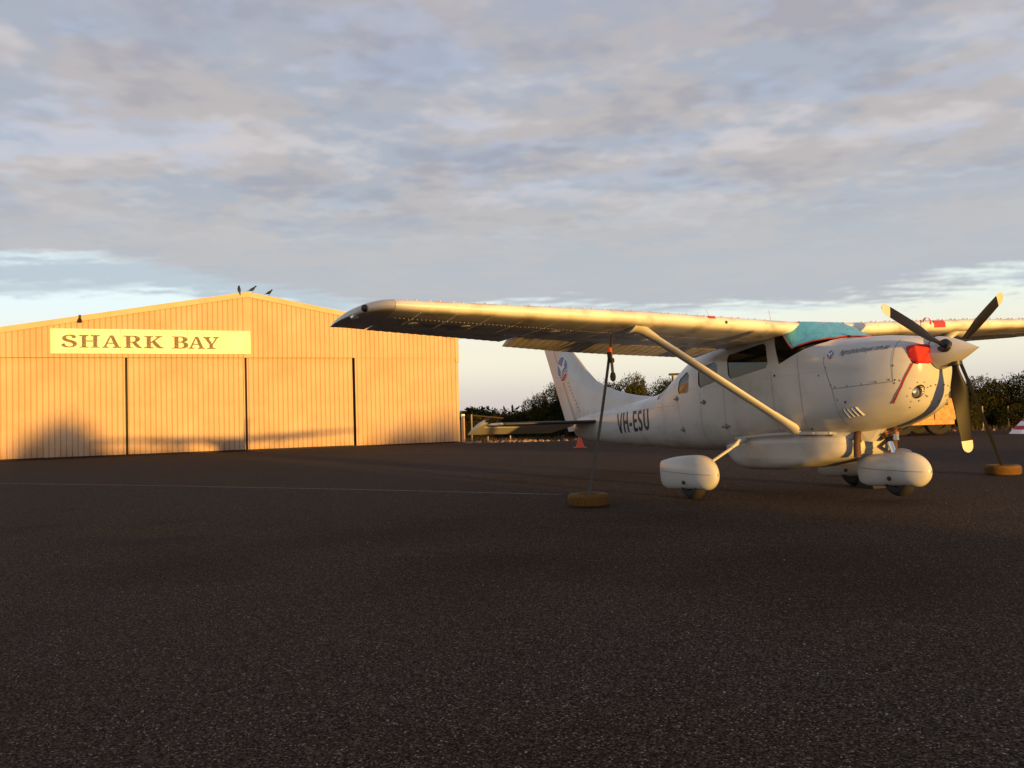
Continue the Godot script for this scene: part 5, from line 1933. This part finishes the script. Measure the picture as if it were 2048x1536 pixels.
# ---------------------------------------------------------------- things standing at the far side of the apron
func make_far_things() -> void:
	var c := thing("traffic_cone", "small orange traffic cone on the apron below the plane's tail", "traffic cone", Vector3(2.2, 0, -28.4))
	var b := MB.new()
	b.bevel_box(Vector3(-0.21, 0.003, -0.21), Vector3(0.21, 0.035, 0.21), 0.01)
	part("base", b.done(), M.cone, c)
	var s := MB.new()
	s.lathe(PackedVector2Array([Vector2(0.145, 0.034), Vector2(0.13, 0.06), Vector2(0.04, 0.4), Vector2(0.03, 0.41), Vector2(0.0, 0.405)]), Vector3.ZERO, Vector3.UP, 24)
	part("sleeve", s.done(), M.cone, c)

	var mk := thing("apron_marker", "red and white striped cone marker at the right edge of the apron", "marker", Vector3(17.72, 0, -29.2))
	var bands := [[0.68, 0.0, 0.56, 0.14], [0.56, 0.14, 0.44, 0.27], [0.44, 0.27, 0.30, 0.42], [0.30, 0.42, 0.16, 0.56], [0.16, 0.56, 0.0, 0.6]]
	for i in bands.size():
		var m := MB.new()
		var q: Array = bands[i]
		m.lathe(PackedVector2Array([Vector2(q[0], q[1] + 0.004), Vector2(q[2], q[3] + 0.004)]), Vector3.ZERO, Vector3.UP, 28)
		part("band", m.done(), M.white_print if i % 2 == 0 else M.marker_red, mk)

	# a flat bed work truck standing side on behind the plane
	var t := thing("work_truck", "orange flat bed work truck behind the plane's nose, seen under the cowling", "truck", Vector3(10.72, 0, -31.6), deg_to_rad(-3.0))
	var bed := MB.new()
	bed.bevel_box(Vector3(-2.2, 0.52, -1.1), Vector3(5.05, 1.3, 1.1), 0.03)
	var body := part("bed_side", bed.done(), M.vehicle, t)
	var sk := MB.new()
	sk.bevel_box(Vector3(3.0, 0.37, 1.02), Vector3(4.98, 0.56, 1.12), 0.01)
	part("skirt", sk.done(), M.vehicle, t)
	for k in 5:
		var rib := MB.new()
		var x := -1.7 + k * 1.5
		rib.bevel_box(Vector3(x, 0.56, 1.101), Vector3(x + 0.07, 1.26, 1.14), 0.012)
		part("stake", rib.done(), M.vehicle, body)
	var mkr := MB.new()
	mkr.bevel_box(Vector3(4.62, 1.05, 1.101), Vector3(4.78, 1.2, 1.135), 0.01)
	mkr.bevel_box(Vector3(3.28, 0.42, 1.121), Vector3(3.46, 0.6, 1.15), 0.01)
	part("tail_lamp", mkr.done(), M.black, body)
	var ch := MB.new()
	ch.bevel_box(Vector3(-5.0, 0.4, -0.45), Vector3(4.9, 0.52, 0.45), 0.02)
	part("chassis", ch.done(), M.black, t)
	for x: float in [-3.6, 3.2, 4.5]:
		for z: float in [-0.85, 0.85]:
			var w := MB.new()
			w.lathe(PackedVector2Array([Vector2(0.0, -0.13), Vector2(0.25, -0.14), Vector2(0.42, -0.14), Vector2(0.46, -0.09), Vector2(0.46, 0.09), Vector2(0.42, 0.14), Vector2(0.25, 0.14), Vector2(0.22, 0.08), Vector2(0.0, 0.09)]), Vector3(x, 0.462, z), Vector3.BACK, 28)
			part("wheel", w.done(), M.rubber, t)
	var cab := MB.new()
	var prof := PackedVector2Array([Vector2(-5.0, 0.45), Vector2(-2.45, 0.45), Vector2(-2.45, 2.35), Vector2(-4.2, 2.45), Vector2(-4.75, 1.55), Vector2(-5.0, 1.4)])
	for i in prof.size():
		var a := prof[i]
		var d := prof[(i + 1) % prof.size()]
		cab.quad(Vector3(a.x, a.y, -1.05), Vector3(d.x, d.y, -1.05), Vector3(d.x, d.y, 1.05), Vector3(a.x, a.y, 1.05), Vector3(a.x + d.x + 7.2, a.y + d.y - 2.8, 0))
	for z: float in [-1.05, 1.05]:
		var idx := Geometry2D.triangulate_polygon(prof)
		for k in range(0, idx.size(), 3):
			cab.flat(Vector3(prof[idx[k]].x, prof[idx[k]].y, z), Vector3(prof[idx[k + 1]].x, prof[idx[k + 1]].y, z), Vector3(prof[idx[k + 2]].x, prof[idx[k + 2]].y, z), Vector3(0, 0, z))
	var cb := part("cab", cab.done(), M.cab, t)
	var cw := MB.new()
	cw.bevel_box(Vector3(-4.3, 1.5, 1.051), Vector3(-2.8, 2.15, 1.07), 0.008)
	part("cab_window", cw.done(), M.dark_glass, cb)
	var ms := MB.new()
	ms.rod(Vector3(-4.9, 1.3, 1.3), Vector3(-4.9, 2.45, 1.3), 0.02)
	ms.bevel_box(Vector3(-5.02, 2.42, 1.26), Vector3(-4.2, 2.5, 1.34), 0.01)
	ms.rod(Vector3(-4.22, 1.9, 1.3), Vector3(-4.22, 2.45, 1.3), 0.02)
	part("mirror_frame", ms.done(), M.black, cb)
	var es := MB.new()
	es.rod(Vector3(-4.84, 0.9, 1.42), Vector3(-4.84, 1.9, 1.42), 0.055, 14)
	es.rod(Vector3(-4.84, 1.93, 1.42), Vector3(-4.84, 2.4, 1.42), 0.06, 14)
	part("exhaust_stack", es.done(), M.beige_trim, cb)

	# fence posts at the edge of the scrub
	for q in [[-1.96, -40.3, 1.34, 0.035, "tall grey corner post of a wire fence, with a sloping brace, right of the hangar"], [-1.2, -40.0, 0.28, 0.03, "short stub post at the scrub's edge under the tailplane, left of the two"], [-0.15, -39.8, 0.3, 0.03, "short stub post at the scrub's edge under the tailplane, right of the two"], [19.55, -35.5, 1.0, 0.022, "thin pale fence post against the scrub, just right of the propeller tip"], [20.5, -35.3, 0.95, 0.02, "thin pale fence post against the scrub, nearest the right edge of the view"]]:
		var p := thing("fence_post", q[4], "fence post", Vector3(q[0], -0.02, q[1]), 0.0, "posts along the scrub")
		var m := MB.new()
		m.rod(Vector3(0, 0, 0), Vector3(0, q[2], 0), q[3], 10)
		part("upright", m.done(), M.concrete, p)
		if q[2] > 1.2:
			var br := MB.new()
			br.rod(Vector3(0.02, 1.3, 0), Vector3(1.5, 1.12, -0.3), 0.028, 8)
			part("brace", br.done(), M.bark, p)

# ---------------------------------------------------------------- scrub
func leaf(b: MB, at: Vector3, dir: Vector3, up: Vector3, l: float, w: float, col: Color) -> void:
	var s := dir.cross(up)
	if s.length_squared() < 1e-6: s = dir.cross(Vector3.RIGHT)
	s = s.normalized() * w * 0.5
	var n := s.cross(dir).normalized()
	var a := at
	var c := at + dir * l
	var m := at + dir * l * 0.5 + n * w * 0.12
	for t in [[a, m + s, c], [a, c, m - s]]:
		var g: Vector3 = (t[1] - t[0]).cross(t[2] - t[0])
		var nn := n if g.dot(n) > 0.0 else -n
		b.v.append_array([t[0], t[2], t[1]] if g.dot(n) > 0.0 else [t[0], t[1], t[2]])
		b.n.append_array([n, n, n])
		b.c.append_array([col, col, col])
		if nn == n: pass

func scrub(sd: int, w: float, h: float, leaves: int, tone: Color, trunk := 0.0, size := 0.13) -> Array:
	rng.seed = sd
	var blobs := []
	var count := int(14 + w * 3.0)
	for i in count:
		var a := rng.randf() * TAU
		var rr := sqrt(rng.randf()) * w * 0.36
		var top := h * (1.0 - 0.42 * pow(rr / (w * 0.5), 2.0))
		var r := rng.randf_range(0.13, 0.24) * minf(w, h) + 0.12
		var y := rng.randf_range(trunk + r * 0.6, maxf(top - r * 0.85, trunk + r * 0.7))
		if i < count / 3: y = maxf(top - r * rng.randf_range(0.85, 1.2), trunk + r * 0.7)
		blobs.append([Vector3(cos(a) * rr, y, sin(a) * rr), r, rng.randf_range(0.7, 1.3)])
	var cr := MB.new()
	var per := leaves / count
	for bl in blobs:
		var c: Vector3 = bl[0]
		for i in per:
			var d := Vector3(rng.randfn(), rng.randfn() * 0.85, rng.randfn()).normalized()
			var q: float = bl[1] * (0.55 + 0.5 * pow(rng.randf(), 0.5))
			if rng.randf() < 0.05: q *= 1.3
			var at := c + d * q
			if at.y < 0.03: continue
			var dir := (d + Vector3(rng.randfn(), rng.randfn() + 0.5, rng.randfn()) * 0.7).normalized()
			var k: float = bl[2] * rng.randf_range(0.65, 1.35)
			var col := Color(tone.r * k * rng.randf_range(0.85, 1.25), tone.g * k, tone.b * k * rng.randf_range(0.7, 1.2))
			leaf(cr, at, dir, Vector3(rng.randfn(), rng.randfn(), rng.randfn()).normalized(), size * rng.randf_range(0.7, 1.4), size * 0.42, col)
	# sprigs standing out of the top
	for i in int(w * 9):
		var bl: Array = blobs[rng.randi() % (count / 3)]
		var d := Vector3(rng.randfn() * 0.5, 1.0, rng.randfn() * 0.5).normalized()
		var at: Vector3 = bl[0] + d * bl[1] * 0.9
		for j in 7:
			var col := tone * rng.randf_range(0.7, 1.2)
			col.a = 1.0
			leaf(cr, at + d * 0.035 * j, (d * 0.6 + Vector3(rng.randfn(), rng.randfn() * 0.5 + 0.3, rng.randfn()) * 0.6).normalized(), Vector3.FORWARD, size * 0.8, size * 0.3, col)
	var stm := MB.new()
	for i in mini(9, count):
		var bl: Array = blobs[i]
		var f := Vector3(rng.randfn() * 0.08 * w, 0.0, rng.randfn() * 0.08 * w)
		if trunk > 0.3: f *= 0.25
		var mid := f.lerp(bl[0], 0.5) + Vector3(rng.randfn() * 0.08, 0.12, rng.randfn() * 0.08)
		if trunk > 0.3: mid = Vector3(f.x, trunk * 0.9, f.z)
		var r := 0.022 * h * (1.6 if trunk > 0.3 else 1.0)
		stm.tube(PackedVector3Array([f, mid, bl[0]]), PackedFloat32Array([r, r * 0.7, r * 0.25]), 6)
	return [cr.done(), stm.done()]

func plant(kit: Array, called: String, label: String, cat: String, group: String, at: Vector3, turn: float, sc: Vector3) -> Node3D:
	var o := thing(called, label, cat, at, turn, group)
	part("crown", kit[0], M.leaf, o).scale = sc
	part("stems", kit[1], M.bark, o).scale = sc
	return o

func make_scrub() -> void:
	var olive := Color(0.042, 0.043, 0.014)
	var dark := Color(0.024, 0.032, 0.011)
	var tan_ := Color(0.055, 0.041, 0.018)
	var kits := [scrub(101, 2.6, 1.5, 9000, olive, 0.0, 0.095), scrub(102, 3.2, 2.6, 17000, dark, 0.0, 0.1), scrub(103, 3.0, 2.4, 15000, olive, 0.0, 0.1), scrub(104, 2.8, 2.2, 13000, tan_, 0.0, 0.1), scrub(105, 3.4, 2.9, 19000, dark, 0.0, 0.1)]
	# x, z, kit, turn, scale sideways, scale up, label
	var g := "coastal scrub bushes along the far edge of the apron"
	var list := [
		[-1.9, -42.6, 0, 0.3, 0.75, 0.9, "low warm green bush just right of the hangar corner"],
		[-0.8, -42.4, 3, 1.4, 0.62, 0.62, "low dark bush behind the grey corner fence post"],
		[0.25, -42.6, 0, 2.9, 0.8, 0.92, "low bush with three birds on top, above the tailplane tip"],
		[1.35, -42.2, 2, 0.7, 0.72, 0.93, "rising bush left of the tall bush beside the rudder"],
		[2.75, -42.5, 1, 4.0, 0.95, 1.17, "tall dark bush left of the plane's rudder"],
		[4.5, -42.8, 4, 1.0, 0.9, 1.0, "dark bush directly behind the plane's fin"],
		[6.15, -42.0, 2, 5.2, 0.9, 1.27, "bush above the spine of the tail, left of the orange truck cab"],
		[8.0, -42.4, 1, 2.2, 1.0, 1.1, "bush behind the truck cab, seen past the plane's rear window"],
		[10.4, -41.2, 4, 3.3, 1.0, 0.85, "bush behind the truck's bed, hidden mostly by the cabin"],
		[13.0, -40.4, 3, 0.2, 1.2, 0.9, "bush behind the truck's bed, hidden mostly by the cowling"],
		[15.6, -39.4, 2, 1.9, 1.0, 0.8, "bush behind the truck's rear end, left of the propeller"],
		[18.3, -37.6, 3, 4.4, 0.95, 0.98, "brownish bush showing just right of the lower propeller blade"],
		[20.2, -36.9, 2, 2.5, 1.05, 0.93, "olive bush behind the two thin fence posts"],
		[22.1, -36.4, 4, 0.8, 0.95, 0.86, "tallest bush at the right edge, above the striped marker"],
		[24.6, -36.4, 1, 3.0, 1.1, 0.9, "bush past the right edge, beyond the striped marker"],
		[19.0, -35.9, 0, 1.2, 0.7, 0.75, "low bush at the foot of the brownish bush right of the propeller"],
		[21.2, -35.4, 0, 3.9, 0.9, 0.7, "low bush in front of the tallest bush at the right"],
		[23.3, -35.0, 0, 5.1, 0.9, 0.7, "low bush at the scrub's foot past the right edge"]]
	for q in list:
		plant(kits[q[2]], "scrub_bush", q[6], "bush", g, Vector3(q[0], -0.04, q[1]), q[3], Vector3(q[4], q[5], q[4]))
	# low scrub running on behind, too far to count
	var mm := MultiMesh.new()
	mm.transform_format = MultiMesh.TRANSFORM_3D
	mm.mesh = scrub(106, 2.8, 1.6, 1800, olive, 0.0, 0.2)[0]
	mm.instance_count = 300
	rng.seed = 77
	for i in 300:
		var x := rng.randf_range(-8.0, 75.0)
		var z := back_edge(maxf(x, -3.0)) - rng.randf_range(5.0, 40.0)
		if x < -1.0: z -= 6.0
		if x > 30.0: z = back_edge(30.0) - rng.randf_range(3.0, 60.0)
		var s := rng.randf_range(0.7, 1.15)
		mm.set_instance_transform(i, Transform3D(Basis(Vector3.UP, rng.randf() * TAU).scaled(Vector3(s * 1.3, s, s * 1.3)), Vector3(x, -0.1, z)))
	var fs := MultiMeshInstance3D.new()
	fs.name = "far_scrub"
	fs.multimesh = mm
	fs.material_override = M.leaf
	add_child(fs)
	tag(fs, "far low scrub running behind the bushes at the apron's edge", "scrub", "", "stuff")
	# dry grass at the bushes' feet
	var gr := MB.new()
	for i in 5000:
		var x := rng.randf_range(-2.4, 30.0)
		var at := Vector3(x, -0.03, back_edge(x) - rng.randf_range(0.2, 2.6))
		if x > 16.0: at.z += 0.6
		var k := rng.randf_range(0.6, 1.3)
		leaf(gr, at, Vector3(rng.randfn() * 0.3, 1, rng.randfn() * 0.3).normalized(), Vector3(rng.randfn(), 0, rng.randfn()).normalized(), rng.randf_range(0.08, 0.3), 0.02, Color(0.085 * k, 0.06 * k, 0.028 * k))
	tag(part("dry_grass", gr.done(), M.grass, self), "dry grass at the feet of the bushes along the apron's edge", "grass", "", "stuff")
	# birds on the low bush
	for q in [[-0.42, 1.43, 2.4, 0.75, "dark bird leaning on a low bush top, leftmost of three near the tailplane"], [-0.02, 1.5, 1.6, 1.1, "dark upright bird on a low bush top, middle of three near the tailplane"], [0.22, 1.44, 0.2, 0.1, "dark bird on a low bush top, rightmost of three near the tailplane"]]:
		make_bird(Vector3(q[0], q[1], -42.0), q[2], q[4], "birds on the low bush", q[3])

func make_shade_trees() -> void:
	# trees behind the photographer: the photograph shows only their shadows on the hangar doors
	var kit := scrub(201, 3.4, 3.4, 2300, Color(0.045, 0.05, 0.02), 0.0, 0.3)
	var t := Transform3D(Basis(Vector3.UP, deg_to_rad(wall_turn)), wall_at)
	var flat := Vector3(sun_way.x, 0, sun_way.z)
	var fall := -sun_way.y / flat.length()
	flat = flat.normalized()
	# where on the wall, height of the shade there, distance towards the sun, spread
	for q in [[-8.6, 1.0, 82.0, 0.5], [-7.7, 1.7, 84.0, 0.55], [-6.8, 1.7, 80.0, 0.5], [-6.1, 1.15, 83.0, 0.36], [-5.4, 0.42, 66.0, 0.42], [-4.6, 0.44, 66.0, 0.42], [-3.8, 0.42, 66.0, 0.42], [-3.0, 0.44, 64.0, 0.42], [6.6, 0.55, 105.0, 0.8], [7.7, 1.0, 110.0, 0.8], [9.0, 1.35, 115.0, 0.9]]:
		var at: Vector3 = t * Vector3(q[0], 0, 0) - flat * q[2]
		var hh: float = q[1] + q[2] * fall
		plant(kit, "shade_tree", "broad scrub tree behind the photographer, its shadow on the hangar doors", "tree", "trees behind the photographer", Vector3(at.x, -0.04, at.z), q[0], Vector3(q[3], hh / 3.4, q[3]))

func _ready() -> void:
	make_view()
	make_materials()
	make_ground()
	make_hangar()
	make_plane()
	make_covers()
	make_tie_downs()
	make_chock()
	make_far_things()
	make_scrub()
	make_shade_trees()
